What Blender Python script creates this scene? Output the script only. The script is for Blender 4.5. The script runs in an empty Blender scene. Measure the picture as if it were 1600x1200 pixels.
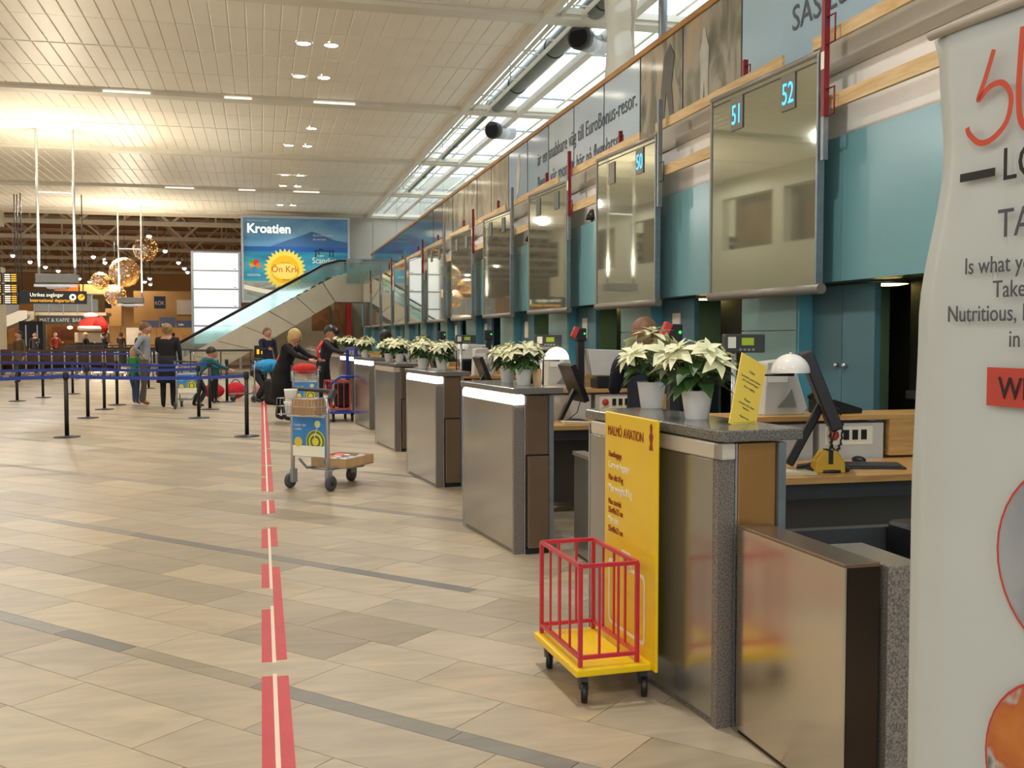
import bpy, bmesh, math, random
from mathutils import Vector, Matrix, Euler
PI = math.pi
R = math.radians
rnd = random.Random(7)
scn = bpy.context.scene
COL = scn.collection

# ------------------------------------------------------------------ camera, sky, exposure
EYE = 1.53
FPX = 1600.0
PIT = math.atan(75 / FPX)
YAW = math.atan(392 / FPX * math.cos(PIT))
cd = bpy.data.cameras.new('camera')
cd.sensor_width = 36.0
cd.lens = 36.0 * FPX / 1600.0
cd.clip_start = 0.05
cd.clip_end = 300
cam = bpy.data.objects.new('camera', cd)
COL.objects.link(cam)
cam.location = (0, 0, EYE)
cam.rotation_euler = (PI / 2 - PIT, 0, -YAW)
scn.camera = cam

wd = bpy.data.worlds.new('overcast_sky')
scn.world = wd
wd.use_nodes = True
wn = wd.node_tree.nodes
bg = wn['Background']
bg.inputs[0].default_value = (0.90, 0.96, 1.0, 1)
bg.inputs[1].default_value = 2.5

scn.view_settings.view_transform = 'Standard'
scn.view_settings.look = 'None'
scn.view_settings.gamma = 1.0
scn.view_settings.use_curve_mapping = False
scn.view_settings.exposure = 0.22


def area(name, loc, size, power, col, rot=(0, 0, 0), sy=None, spread=None):
    l = bpy.data.lights.new(name, 'AREA')
    l.energy = power
    l.color = col
    l.size = size
    if sy:
        l.shape = 'RECTANGLE'
        l.size_y = sy
    if spread:
        l.spread = spread
    o = bpy.data.objects.new(name, l)
    COL.objects.link(o)
    o.location = loc
    o.rotation_euler = rot
    return o


# the downlights of the hall ceiling, plus added lamps that have no fixture
def down(x, y, power, col=(1.0, 0.97, 0.92), z=6.98, wide=150, blend=0.9):
    l = bpy.data.lights.new('ceiling_or_added_lamp', 'SPOT')
    l.energy = power
    l.color = col
    l.spot_size = R(wide)
    l.spot_blend = blend
    l.shadow_soft_size = 0.16
    o = bpy.data.objects.new('ceiling_or_added_lamp', l)
    COL.objects.link(o)
    o.location = (x, y, z)
    return o


for yy in (5.0, 12.5, 19.9, 22.4, 30.5, 36.1, 44.35):
    down(1.1, yy, 620)
down(1.1, -2.5, 620)  # added lamp behind the camera, no fixture
down(-4.0, -3.5, 700)  # added too, brightens the faces towards the camera
for yy in (1.0, 8.5, 16.0, 23.5, 31.0, 38.5, 45.0):
    down(-8.6, yy, 260, (1.0, 0.985, 0.96), 6.9, 178, 0.15)  # added row without fixtures, lights the desk wall from the left
# uplighters: see the hanging frames further down; the first two are their lamps
area('uplighter_or_added_lamp', (-5.2, 29.2, 3.35), 0.8, 330, (1.0, 0.87, 0.66), (PI, 0, 0), 0.4)
area('uplighter_or_added_lamp', (-5.3, 45.6, 3.35), 0.8, 360, (1.0, 0.87, 0.66), (PI, 0, 0), 0.4)
area('uplighter_or_added_lamp', (-6.5, 12.5, 3.35), 0.8, 420, (1.0, 0.86, 0.64), (PI, 0, 0), 0.4)  # added uplight without a frame, brightens the near ceiling
# far hall, shop lighting
for xx, yy in ((-20, 56), (-8, 58), (-24, 70), (-10, 72), (-18, 86), (-6, 86)):
    down(xx, yy, 2800, (1.0, 0.80, 0.55), 6.6, 165, 0.5)

# ------------------------------------------------------------------ materials


def hexc(h):
    h = h.lstrip('#')
    out = []
    for i in (0, 2, 4):
        c = int(h[i:i + 2], 16) / 255.0
        out.append(c / 12.92 if c <= 0.04045 else ((c + 0.055) / 1.055) ** 2.4)
    return (out[0], out[1], out[2], 1.0)


_m = {}


def M(name, col='#808080', rough=0.5, metal=0.0, var=0.12, scale=6.0, bump=0.0, emit=None, stretch=None, spec=None, trans=0.0, detail=4.0):
    if name in _m:
        return _m[name]
    m = bpy.data.materials.new(name)
    m.use_nodes = True
    nt = m.node_tree
    b = nt.nodes['Principled BSDF']
    c = hexc(col)
    b.inputs['Base Color'].default_value = c
    b.inputs['Roughness'].default_value = rough
    b.inputs['Metallic'].default_value = metal
    if spec is not None:
        b.inputs['Specular IOR Level'].default_value = spec
    if trans:
        b.inputs['Transmission Weight'].default_value = trans
    if var > 0 or bump > 0:
        tc = nt.nodes.new('ShaderNodeTexCoord')
        no = nt.nodes.new('ShaderNodeTexNoise')
        no.inputs['Scale'].default_value = scale
        no.inputs['Detail'].default_value = detail
        src = tc.outputs['Object']
        if stretch:
            mp = nt.nodes.new('ShaderNodeMapping')
            mp.inputs['Scale'].default_value = stretch
            nt.links.new(src, mp.inputs['Vector'])
            src = mp.outputs['Vector']
        nt.links.new(src, no.inputs['Vector'])
        if var > 0:
            rp = nt.nodes.new('ShaderNodeValToRGB')
            rp.color_ramp.elements[0].position = 0.3
            rp.color_ramp.elements[1].position = 0.7
            d = 1 - var
            rp.color_ramp.elements[0].color = (c[0] * d, c[1] * d, c[2] * d, 1)
            u = 1 + var * 0.6
            rp.color_ramp.elements[1].color = (min(1, c[0] * u), min(1, c[1] * u), min(1, c[2] * u), 1)
            nt.links.new(no.outputs['Fac'], rp.inputs['Fac'])
            nt.links.new(rp.outputs['Color'], b.inputs['Base Color'])
        if bump > 0:
            bp = nt.nodes.new('ShaderNodeBump')
            bp.inputs['Strength'].default_value = bump
            bp.inputs['Distance'].default_value = 0.01
            nt.links.new(no.outputs['Fac'], bp.inputs['Height'])
            nt.links.new(bp.outputs['Normal'], b.inputs['Normal'])
    if emit:
        b.inputs['Emission Color'].default_value = hexc(emit[0])
        b.inputs['Emission Strength'].default_value = emit[1]
    _m[name] = m
    return m


def floor_material():
    m = bpy.data.materials.new('floor_stone')
    m.use_nodes = True
    nt = m.node_tree
    L = nt.links.new
    b = nt.nodes['Principled BSDF']
    at = nt.nodes.new('ShaderNodeAttribute')
    at.attribute_name = 'tone'
    geo = nt.nodes.new('ShaderNodeNewGeometry')
    mp = nt.nodes.new('ShaderNodeMapping')
    mp.inputs['Rotation'].default_value = (0, 0, R(47))
    mp.inputs['Scale'].default_value = (0.9, 3.2, 1)
    L(geo.outputs['Position'], mp.inputs['Vector'])
    ad = nt.nodes.new('ShaderNodeVectorMath')
    ad.operation = 'ADD'
    sc = nt.nodes.new('ShaderNodeVectorMath')
    sc.operation = 'SCALE'
    sc.inputs['Scale'].default_value = 37.0
    L(at.outputs['Color'], sc.inputs[0])
    L(mp.outputs['Vector'], ad.inputs[0])
    L(sc.outputs[0], ad.inputs[1])
    n1 = nt.nodes.new('ShaderNodeTexNoise')
    n1.inputs['Scale'].default_value = 1.6
    n1.inputs['Detail'].default_value = 7
    n1.inputs['Distortion'].default_value = 1.6
    L(ad.outputs[0], n1.inputs['Vector'])
    r1 = nt.nodes.new('ShaderNodeValToRGB')
    r1.color_ramp.elements[0].position = 0.32
    r1.color_ramp.elements[0].color = (0.72, 0.70, 0.70, 1)
    r1.color_ramp.elements[1].position = 0.66
    r1.color_ramp.elements[1].color = (1.05, 0.995, 0.955, 1)
    L(n1.outputs['Fac'], r1.inputs['Fac'])
    mx = nt.nodes.new('ShaderNodeMix')
    mx.data_type = 'RGBA'
    mx.blend_type = 'MULTIPLY'
    mx.inputs[0].default_value = 0.85
    L(at.outputs['Color'], mx.inputs[6])
    L(r1.outputs['Color'], mx.inputs[7])
    L(mx.outputs[2], b.inputs['Base Color'])
    mr = nt.nodes.new('ShaderNodeMapRange')
    mr.inputs[3].default_value = 0.32
    mr.inputs[4].default_value = 0.45
    L(n1.outputs['Fac'], mr.inputs[0])
    L(mr.outputs[0], b.inputs['Roughness'])
    return m


def wood_material(name, c1, c2, rough=0.45, sc=(1, 12, 12)):
    m = bpy.data.materials.new(name)
    m.use_nodes = True
    nt = m.node_tree
    b = nt.nodes['Principled BSDF']
    tc = nt.nodes.new('ShaderNodeTexCoord')
    mp = nt.nodes.new('ShaderNodeMapping')
    mp.inputs['Scale'].default_value = sc
    n = nt.nodes.new('ShaderNodeTexNoise')
    n.inputs['Scale'].default_value = 2.5
    n.inputs['Detail'].default_value = 5
    n.inputs['Distortion'].default_value = 0.8
    rp = nt.nodes.new('ShaderNodeValToRGB')
    rp.color_ramp.elements[0].position = 0.35
    rp.color_ramp.elements[0].color = hexc(c1)
    rp.color_ramp.elements[1].position = 0.65
    rp.color_ramp.elements[1].color = hexc(c2)
    nt.links.new(tc.outputs['Object'], mp.inputs['Vector'])
    nt.links.new(mp.outputs['Vector'], n.inputs['Vector'])
    nt.links.new(n.outputs['Fac'], rp.inputs['Fac'])
    nt.links.new(rp.outputs['Color'], b.inputs['Base Color'])
    b.inputs['Roughness'].default_value = rough
    return m


def speckle_material(name, c1, c2, rough=0.25):
    m = bpy.data.materials.new(name)
    m.use_nodes = True
    nt = m.node_tree
    b = nt.nodes['Principled BSDF']
    tc = nt.nodes.new('ShaderNodeTexCoord')
    n = nt.nodes.new('ShaderNodeTexNoise')
    n.inputs['Scale'].default_value = 160
    n.inputs['Detail'].default_value = 3
    rp = nt.nodes.new('ShaderNodeValToRGB')
    rp.color_ramp.elements[0].position = 0.38
    rp.color_ramp.elements[0].color = hexc(c1)
    rp.color_ramp.elements[1].position = 0.62
    rp.color_ramp.elements[1].color = hexc(c2)
    nt.links.new(tc.outputs['Object'], n.inputs['Vector'])
    nt.links.new(n.outputs['Fac'], rp.inputs['Fac'])
    nt.links.new(rp.outputs['Color'], b.inputs['Base Color'])
    b.inputs['Roughness'].default_value = rough
    return m


def glass_material(name, tint, clear=0.82, rough=0.03, graze=0.6):
    m = bpy.data.materials.new(name)
    m.use_nodes = True
    nt = m.node_tree
    for n in list(nt.nodes):
        if n.type == 'BSDF_PRINCIPLED':
            nt.nodes.remove(n)
    out = [n for n in nt.nodes if n.type == 'OUTPUT_MATERIAL'][0]
    tr = nt.nodes.new('ShaderNodeBsdfTransparent')
    tr.inputs[0].default_value = hexc(tint)
    gl = nt.nodes.new('ShaderNodeBsdfGlossy')
    gl.inputs['Roughness'].default_value = rough
    gl.inputs[0].default_value = (1, 1, 1, 1)
    mx = nt.nodes.new('ShaderNodeMixShader')
    fr = nt.nodes.new('ShaderNodeLayerWeight')
    fr.inputs[0].default_value = 0.5
    pw = nt.nodes.new('ShaderNodeMath')
    pw.operation = 'POWER'
    pw.inputs[1].default_value = 5.0
    nt.links.new(fr.outputs['Facing'], pw.inputs[0])
    ad = nt.nodes.new('ShaderNodeMath')
    ad.operation = 'MULTIPLY_ADD'
    ad.inputs[1].default_value = graze
    ad.inputs[2].default_value = 1 - clear
    nt.links.new(pw.outputs[0], ad.inputs[0])
    nt.links.new(ad.outputs[0], mx.inputs[0])
    nt.links.new(tr.outputs[0], mx.inputs[1])
    nt.links.new(gl.outputs[0], mx.inputs[2])
    nt.links.new(mx.outputs[0], out.inputs[0])
    return m


def print_material(name, stops, scale, stretch, rough=0.12, dist=1.5):
    """printed picture on glossy glass: colour clouds only"""
    m = bpy.data.materials.new(name)
    m.use_nodes = True
    nt = m.node_tree
    b = nt.nodes['Principled BSDF']
    tc = nt.nodes.new('ShaderNodeTexCoord')
    mp = nt.nodes.new('ShaderNodeMapping')
    mp.inputs['Scale'].default_value = stretch
    n = nt.nodes.new('ShaderNodeTexNoise')
    n.inputs['Scale'].default_value = scale
    n.inputs['Detail'].default_value = 6
    n.inputs['Distortion'].default_value = dist
    rp = nt.nodes.new('ShaderNodeValToRGB')
    el = rp.color_ramp.elements
    el[0].position = stops[0][0]
    el[0].color = hexc(stops[0][1])
    el[1].position = stops[-1][0]
    el[1].color = hexc(stops[-1][1])
    for p, c in stops[1:-1]:
        e = el.new(p)
        e.color = hexc(c)
    nt.links.new(tc.outputs['Object'], mp.inputs['Vector'])
    nt.links.new(mp.outputs['Vector'], n.inputs['Vector'])
    nt.links.new(n.outputs['Fac'], rp.inputs['Fac'])
    nt.links.new(rp.outputs['Color'], b.inputs['Base Color'])
    b.inputs['Roughness'].default_value = rough
    return m


STONE = floor_material()
GRANITE = speckle_material('granite', '#57504c', '#8a8178', 0.28)
GRANITE_TOP = speckle_material('granite_top', '#4e4c48', '#85817a', 0.16)
OAK = wood_material('oak_worktop', '#b88a52', '#cfa366', 0.32, (1, 10, 10))
PINE = wood_material('pine_lath', '#c9a670', '#dfc393', 0.6, (8, 1, 8))
RAILW = wood_material('oak_handrail', '#9a6a2e', '#b58543', 0.4, (8, 1, 8))
STEEL = M('brushed_steel', '#a9a79f', 0.20, 0.8, 0.05, 3, stretch=(40, 1, 1))
BROWNSTEEL = M('brown_steel', '#85705c', 0.28, 0.7, 0.08, 3)
TANREFLSTEEL = M('steel_tan_reflection', '#b98850', 0.28, 0.6, 0.08, 3)  # tan reflection of the desk put into the steel colour
BELTSTEEL = M('belt_steel', '#c8c0b0', 0.17, 1.0, 0.05, 3)
MIRROR = M('bronze_mirror', '#adb2a2', 0.03, 0.78, 0.0)
TEAL = M('teal_laminate', '#74a5ad', 0.22, 0.0, 0.05, 1.0)
TEALP = M('teal_pillar', '#7ba19e', 0.4, 0.0, 0.05, 2.0)
TEALD = M('teal_door', '#4d7682', 0.45, 0.0, 0.06, 2.0)
TEALB = M('bluish_teal', '#5c9fb0', 0.35, 0.0, 0.04, 2.0)
WHITE = M('white_paint', '#dcd8cf', 0.5, 0.0, 0.04, 2.0)
OFFW = M('smudged_white_wall', '#f4efe9', 0.7, 0.0, 0.06, 1.2)
GREYW = M('light_grey_wall', '#b9b5ac', 0.6, 0.0, 0.04, 1.5)
BEIGE = M('beige_wall', '#b3a185', 0.7, 0.0, 0.06, 1.5)
BEAMB = M('beige_beam', '#b5ae9f', 0.6, 0.0, 0.05, 2.0)
CEILM = M('ceiling_board', '#ece6da', 0.42, 0.0, 0.04, 1.0)
BEAMW = M('white_beam', '#d8d3c6', 0.45, 0.0, 0.04, 2.0)
GREYP = M('grey_plastic', '#8d8f92', 0.4, 0.0, 0.05, 10)
DGREY = M('dark_grey_plastic', '#3c3d3f', 0.45, 0.0, 0.08, 10)
BLACK = M('black_plastic', '#17171a', 0.4, 0.0, 0.1, 10)
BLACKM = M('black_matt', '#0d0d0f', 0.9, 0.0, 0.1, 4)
SHUT = M('dark_shutter', '#1b1715', 0.5, 0.0, 0.15, 3)
CHROME = M('aluminium', '#c6cad0', 0.26, 0.75, 0.04, 8)
GALV = M('galvanised', '#8f979d', 0.42, 0.8, 0.14, 12)
FRAMEG = M('grey_frame', '#8b857c', 0.4, 0.3, 0.05, 8)
REDP = M('red_paint', '#86202a', 0.4, 0.0, 0.10, 12)
CAGE = M('red_cage', '#c22a3c', 0.32, 0.0, 0.08, 14)
REDT = M('red_tape', '#c5343f', 0.4, 0.0, 0.10, 5)
CREAMT = M('cream_tape', '#e6d5bd', 0.5, 0.0, 0.06, 5)
YEL = M('yellow_board', '#eec60c', 0.3, 0.0, 0.04, 3)
YELC = M('pale_yellow_card', '#fbd75a', 0.4, 0.0, 0.04, 3)
DRED = M('dark_red_ink', '#8f2c12', 0.6, 0.0, 0.0)
WHINK = M('white_ink', '#f4f0dc', 0.5, 0.0, 0.0)
GREYINK = M('grey_ink', '#4e5157', 0.6, 0.0, 0.0)
BLACKINK = M('black_ink', '#1c1b1c', 0.6, 0.0, 0.0)
ORINK = M('orange_red_ink', '#cf4a2c', 0.5, 0.0, 0.05, 3)
BLUEP = M('blue_print', '#a5c3d6', 0.12, 0.0, 0.08, 0.5)
BLUEG = M('grey_blue_print', '#b0c2d0', 0.10, 0.0, 0.10, 0.5)
ROCKP = print_material('beach_print', [(0.30, '#4e4e47'), (0.45, '#747263'), (0.55, '#98968a'), (0.68, '#b09a80')], 1.6, (0.6, 1.4, 0.5), 0.10)
JUNGP = print_material('dim_print', [(0.30, '#6f6954'), (0.5, '#948c74'), (0.7, '#bdb399')], 1.2, (1, 1, 0.6), 0.10)
WCER = M('white_ceramic', '#f7f5f1', 0.25, 0.0, 0.03, 5)
WPLAST = M('white_machine', '#cfcdc8', 0.4, 0.0, 0.05, 6)
BRACT = M('cream_bract', '#e9e8bf', 0.55, 0.0, 0.16, 22, 0.15)
LEAFG = M('dark_green_leaf', '#3c5c2a', 0.5, 0.0, 0.30, 18, 0.15)
STEMG = M('green_stem', '#566b33', 0.6, 0.0, 0.15, 20)
LAMPW = M('lamp_enamel', '#f3eee6', 0.14, 0.0, 0.02, 5)
LAMPLIT = M('lamp_glow', '#fff3d8', 0.3, 0.0, 0.0, emit=('#ffedc8', 2.2))
LEDON = M('led_on', '#ffffff', 0.4, 0.0, 0.0, emit=('#f4fbff', 6.0))
LEDOFF = M('led_off', '#cfc4b2', 0.3, 0.0, 0.03, 4)
SPOTE = M('downlight_glow', '#ffffff', 0.4, 0.0, 0.0, emit=('#fff6e0', 14.0))
WARMSPOT = M('warm_downlight_glow', '#fff0b0', 0.4, 0.0, 0.0, emit=('#ffdf80', 7.0))
SLOTE = M('slot_light_glow', '#ffffff', 0.4, 0.0, 0.0, emit=('#fff7ea', 0.9))
CYAN = M('cyan_digit', '#30b0f0', 0.4, 0.0, 0.0, emit=('#38b8ff', 1.6))
DIMBLUE = M('dim_digit', '#6f86a0', 0.4, 0.0, 0.0, emit=('#6a86b8', 0.25))
GREENE = M('green_led', '#20ff40', 0.4, 0.0, 0.0, emit=('#38ff50', 2.0))
LCD = M('green_lcd', '#8b9a2a', 0.3, 0.0, 0.05, 8, emit=('#8da026', 0.35))
BLUEBELT = M('blue_belt', '#2b3f9e', 0.6, 0.0, 0.05, 10)
BLUEFR = M('blue_frame_paint', '#2c46ad', 0.4, 0.0, 0.06, 10)
CARD = M('cardboard', '#b58c60', 0.8, 0.0, 0.10, 8)
CARDL = M('light_cardboard', '#cfaa78', 0.8, 0.0, 0.10, 8)
REDS = M('red_stuff', '#c84038', 0.5, 0.0, 0.12, 8)
WOODD = wood_material('dark_roof_boards', '#6b4422', '#8f5e2c', 0.7, (1, 6, 1))
TRUSS = M('truss_paint', '#bdb196', 0.6, 0.0, 0.06, 2)
TANW = M('tan_wall', '#b08a58', 0.8, 0.0, 0.15, 0.4)
ORW = M('shop_wall_orange_light', '#a86b1c', 0.7, 0.0, 0.25, 0.8)  # orange shop light put into the wall colour
SLATE = M('slate_sign', '#20262e', 0.4, 0.0, 0.04, 5)
YINK = M('amber_sign_ink', '#ffb01c', 0.5, 0.0, 0.0, emit=('#ffb01c', 0.9))
WSINK = M('white_sign_ink', '#fff8dc', 0.5, 0.0, 0.0, emit=('#fff8dc', 0.9))
LIGHTBOX = M('lightbox_face', '#eef2f6', 0.4, 0.0, 0.0, emit=('#e6eefc', 0.55))
TWINK = M('tiny_bulb_glow', '#ffd78a', 0.4, 0.0, 0.0, emit=('#ffc870', 1.8))
WIREB = M('bronze_wire', '#9c7c4c', 0.4, 0.6, 0.05, 8)


def plastic_material():
    m = bpy.data.materials.new('plastic_sheet')
    m.use_nodes = True
    nt = m.node_tree
    b = nt.nodes['Principled BSDF']
    b.inputs['Base Color'].default_value = hexc('#dcd6cb')
    b.inputs['Roughness'].default_value = 0.4
    out = [n for n in nt.nodes if n.type == 'OUTPUT_MATERIAL'][0]
    tr = nt.nodes.new('ShaderNodeBsdfTranslucent')
    tr.inputs[0].default_value = hexc('#f0ebe0')
    tp = nt.nodes.new('ShaderNodeBsdfTransparent')
    m1 = nt.nodes.new('ShaderNodeMixShader')
    m2 = nt.nodes.new('ShaderNodeMixShader')
    m1.inputs[0].default_value = 0.6
    m2.inputs[0].default_value = 0.25
    nt.links.new(b.outputs[0], m1.inputs[1])
    nt.links.new(tr.outputs[0], m1.inputs[2])
    nt.links.new(m1.outputs[0], m2.inputs[1])
    nt.links.new(tp.outputs[0], m2.inputs[2])
    nt.links.new(m2.outputs[0], out.inputs[0])
    return m


PLASTIC = plastic_material()
CLEARG = glass_material('clear_glass', '#e4f2ee', 0.965, 0.02, 0.4)
TEALG = glass_material('teal_glass', '#e2f3f0', 0.80, 0.06, 0.4)
SKYG = glass_material('roof_glass', '#f4f8f8', 0.98, 0.05, 0.12)
BANNERM = M('banner_vinyl', '#c6ccca', 0.42, 0.0, 0.03, 2.0)
ESTEEL = M('escalator_steel', '#bdb29b', 0.33, 0.9, 0.07, 1.5)
SKIN = M('skin', '#c99478', 0.55, 0.0, 0.05, 8)
BLONDE = M('blond_hair', '#c9a86c', 0.6, 0.0, 0.15, 30)
AUBURN = M('auburn_hair', '#7c5436', 0.5, 0.0, 0.25, 30, 0.3)
DARKH = M('dark_hair', '#2b1f19', 0.55, 0.0, 0.15, 30)
BROWNH = M('brown_hair', '#6d4c30', 0.55, 0.0, 0.15, 30)
EYEM = M('eye_dark', '#231a16', 0.3, 0.0, 0.0)
LIPM = M('lip_red', '#9c4a42', 0.5, 0.0, 0.0)


def cloth(name, col):
    return M('cloth_' + name, col, 0.85, 0.0, 0.12, 14, 0.2)


# ------------------------------------------------------------------ mesh building


class MB:
    def __init__(s):
        s.v, s.f, s.mi, s.sm = [], [], [], []

    def face(s, idx, m=0, sm=False):
        s.f.append(idx)
        s.mi.append(m)
        s.sm.append(sm)

    def box(s, x0, x1, y0, y1, z0, z1, m=0, mat=None):
        b = len(s.v)
        for z in (z0, z1):
            for (x, y) in ((x0, y0), (x1, y0), (x1, y1), (x0, y1)):
                p = Vector((x, y, z))
                s.v.append(mat @ p if mat else p)
        for q in ((0, 3, 2, 1), (4, 5, 6, 7), (0, 1, 5, 4), (1, 2, 6, 5), (2, 3, 7, 6), (3, 0, 4, 7)):
            s.face([b + i for i in q], m)
        return s

    def bar(s, p, q, w, h=None, m=0, up=(0, 0, 1)):
        p, q = Vector(p), Vector(q)
        h = h or w
        d = (q - p)
        L = d.length
        d.normalize()
        u = Vector(up)
        if abs(d.dot(u)) > 0.98:
            u = Vector((0, 1, 0))
        x = d.cross(u).normalized()
        z = x.cross(d).normalized()
        mt = Matrix((x, d, z)).transposed().to_4x4()
        mt.translation = p
        return s.box(-w / 2, w / 2, 0, L, -h / 2, h / 2, m, mt)

    def tube(s, pts, r, seg=8, m=0, cap=True, radii=None):
        pts = [Vector(p) for p in pts]
        rings = []
        n = len(pts)
        prev = None
        for i, p in enumerate(pts):
            d = (pts[min(i + 1, n - 1)] - pts[max(i - 1, 0)])
            if d.length < 1e-9:
                d = Vector((0, 0, 1))
            d.normalize()
            if prev is None:
                a = Vector((0, 0, 1)) if abs(d.z) < 0.9 else Vector((1, 0, 0))
                x = d.cross(a).normalized()
            else:
                x = (prev - d * prev.dot(d)).normalized()
            prev = x
            y = d.cross(x)
            rr = radii[i] if radii else r
            b = len(s.v)
            for k in range(seg):
                a = 2 * PI * k / seg
                s.v.append(p + (x * math.cos(a) + y * math.sin(a)) * rr)
            rings.append(b)
        for i in range(n - 1):
            for k in range(seg):
                k2 = (k + 1) % seg
                s.face([rings[i] + k, rings[i] + k2, rings[i + 1] + k2, rings[i + 1] + k], m, True)
        if cap:
            s.face([rings[0] + k for k in range(seg)][::-1], m)
            s.face([rings[-1] + k for k in range(seg)], m)
        return s

    def lathe(s, prof, seg=24, c=(0, 0, 0), m=0, mat=None, closed=False):
        c = Vector(c)
        rings = []
        for (r, z) in prof:
            b = len(s.v)
            for k in range(seg):
                a = 2 * PI * k / seg
                p = Vector((r * math.cos(a), r * math.sin(a), z)) + c
                s.v.append(mat @ p if mat else p)
            rings.append(b)
        for i in range(len(prof) - 1):
            for k in range(seg):
                k2 = (k + 1) % seg
                s.face([rings[i] + k, rings[i] + k2, rings[i + 1] + k2, rings[i + 1] + k], m, True)
        if not closed:
            s.face([rings[0] + k for k in range(seg)][::-1], m)
            s.face([rings[-1] + k for k in range(seg)], m)
        return s

    def prism(s, poly, t, m=0, mat=None):
        """poly in local xz plane, extruded along y 0..t"""
        n = len(poly)
        b = len(s.v)
        for y in (0, t):
            for (x, z) in poly:
                p = Vector((x, y, z))
                s.v.append(mat @ p if mat else p)
        s.face([b + i for i in range(n)], m)
        s.face([b + n + i for i in range(n)][::-1], m)
        for i in range(n):
            j = (i + 1) % n
            s.face([b + j, b + i, b + n + i, b + n + j], m)
        return s

    def ball(s, c, r, seg=12, rings=8, m=0, sc=(1, 1, 1), mat=None, t0=0.0, t1=PI):
        c = Vector(c)
        rr = []
        for i in range(rings + 1):
            t = t0 + (t1 - t0) * i / rings
            b = len(s.v)
            for k in range(seg):
                a = 2 * PI * k / seg
                p = Vector((math.sin(t) * math.cos(a) * sc[0] * r, math.sin(t) * math.sin(a) * sc[1] * r, math.cos(t) * sc[2] * r))
                s.v.append((mat @ p if mat else p) + c)
            rr.append(b)
        for i in range(rings):
            for k in range(seg):
                k2 = (k + 1) % seg
                s.face([rr[i] + k, rr[i + 1] + k, rr[i + 1] + k2, rr[i] + k2], m, True)
        return s

    def mesh(s, name, mats):
        me = bpy.data.meshes.new(name)
        me.from_pydata([tuple(p) for p in s.v], [], s.f)
        for mt in (mats if isinstance(mats, (list, tuple)) else [mats]):
            me.materials.append(mt)
        me.polygons.foreach_set('material_index', s.mi)
        me.polygons.foreach_set('use_smooth', s.sm)
        me.update()
        return me

    def build(s, name, mats, parent=None, loc=None, rot=None, bev=0.0):
        return link(name, s.mesh(name, mats), parent, loc, rot, bev)


def link(name, me, parent=None, loc=None, rot=None, bev=0.0):
    o = bpy.data.objects.new(name, me)
    COL.objects.link(o)
    if parent is not None:
        o.parent = parent
    if loc is not None:
        o.location = loc
    if rot is not None:
        o.rotation_euler = rot
    if bev:
        b = o.modifiers.new('bevel', 'BEVEL')
        b.width = bev
        b.segments = 2
        b.limit_method = 'ANGLE'
    return o


def tag(o, label=None, cat=None, group=None, kind=None):
    if label:
        o['label'] = label
    if cat:
        o['category'] = cat
    if group:
        o['group'] = group
    if kind:
        o['kind'] = kind
    return o


def thing(name, label, cat, loc=(0, 0, 0), rz=0.0, group=None):
    o = bpy.data.objects.new(name, None)
    o.empty_display_size = 0.1
    COL.objects.link(o)
    o.location = loc
    o.rotation_euler = (0, 0, rz)
    return tag(o, label, cat, group)


def struct(name, label=None, loc=(0, 0, 0), rz=0.0):
    o = bpy.data.objects.new(name, None)
    COL.objects.link(o)
    o.location = loc
    o.rotation_euler = (0, 0, rz)
    return tag(o, label, None, None, 'structure')


KIDS = {}


def copy_tree(o, parent=None):
    c = o.copy()
    COL.objects.link(c)
    c.parent = parent
    for ch in list(o.children):
        copy_tree(ch, c)
    return c


def dup(root, loc, rz=None, label=None, group=None):
    r = copy_tree(root)
    r.location = loc
    if rz is not None:
        r.rotation_euler = (0, 0, rz)
    if label:
        r['label'] = label
    if group:
        r['group'] = group
    return r


def text(s, size, mat, parent, loc, rot, name='lettering', align='LEFT', sx=1.0, extr=0.0008, spacing=1.0, bold=0.0):
    c = bpy.data.curves.new(name, 'FONT')
    c.body = s
    c.size = size
    c.extrude = extr
    c.align_x = align
    c.space_character = spacing
    c.resolution_u = 3
    c.offset = bold
    c.materials.append(mat)
    o = bpy.data.objects.new(name, c)
    COL.objects.link(o)
    if parent is not None:
        o.parent = parent
    o.location = loc
    o.rotation_euler = rot
    o.scale = (sx, 1, 1)
    return o


def suffix(n):
    return {1: 'first', 2: 'second', 3: 'third'}.get(n, ORD[n - 1] if n <= 12 else {13: 'thirteenth', 14: 'fourteenth', 15: 'fifteenth', 16: 'sixteenth', 17: 'seventeenth', 18: 'eighteenth', 19: 'nineteenth'}[n])


ORD = ['nearest', 'second', 'third', 'fourth', 'fifth', 'sixth', 'seventh', 'eighth', 'ninth', 'tenth', 'eleventh', 'twelfth']
PITCH = 3.28
CY = [3.62 + PITCH * i for i in range(12)]


def nth(i):
    return ORD[i]


# bounding helper: text on a wall that faces -X, reading towards -Y
FACE_AISLE = (PI / 2, 0, -PI / 2)   # text x axis -> -Y, up -> +Z, normal -> -X

# ------------------------------------------------------------------ floor
fl = MB()
fl.box(-42, 9.5, -9, 97, -0.25, -0.006)
floor = fl.build('floor', M('floor_screed', '#857c6e', 0.6, 0.0, 0.1, 3))
tag(floor, 'pale beige stone tile floor laid in diagonal rows', None, None, 'structure')
A47 = R(47)
FU = Vector((math.cos(A47), -math.sin(A47)))
FN = Vector((math.sin(A47), math.cos(A47)))


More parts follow.
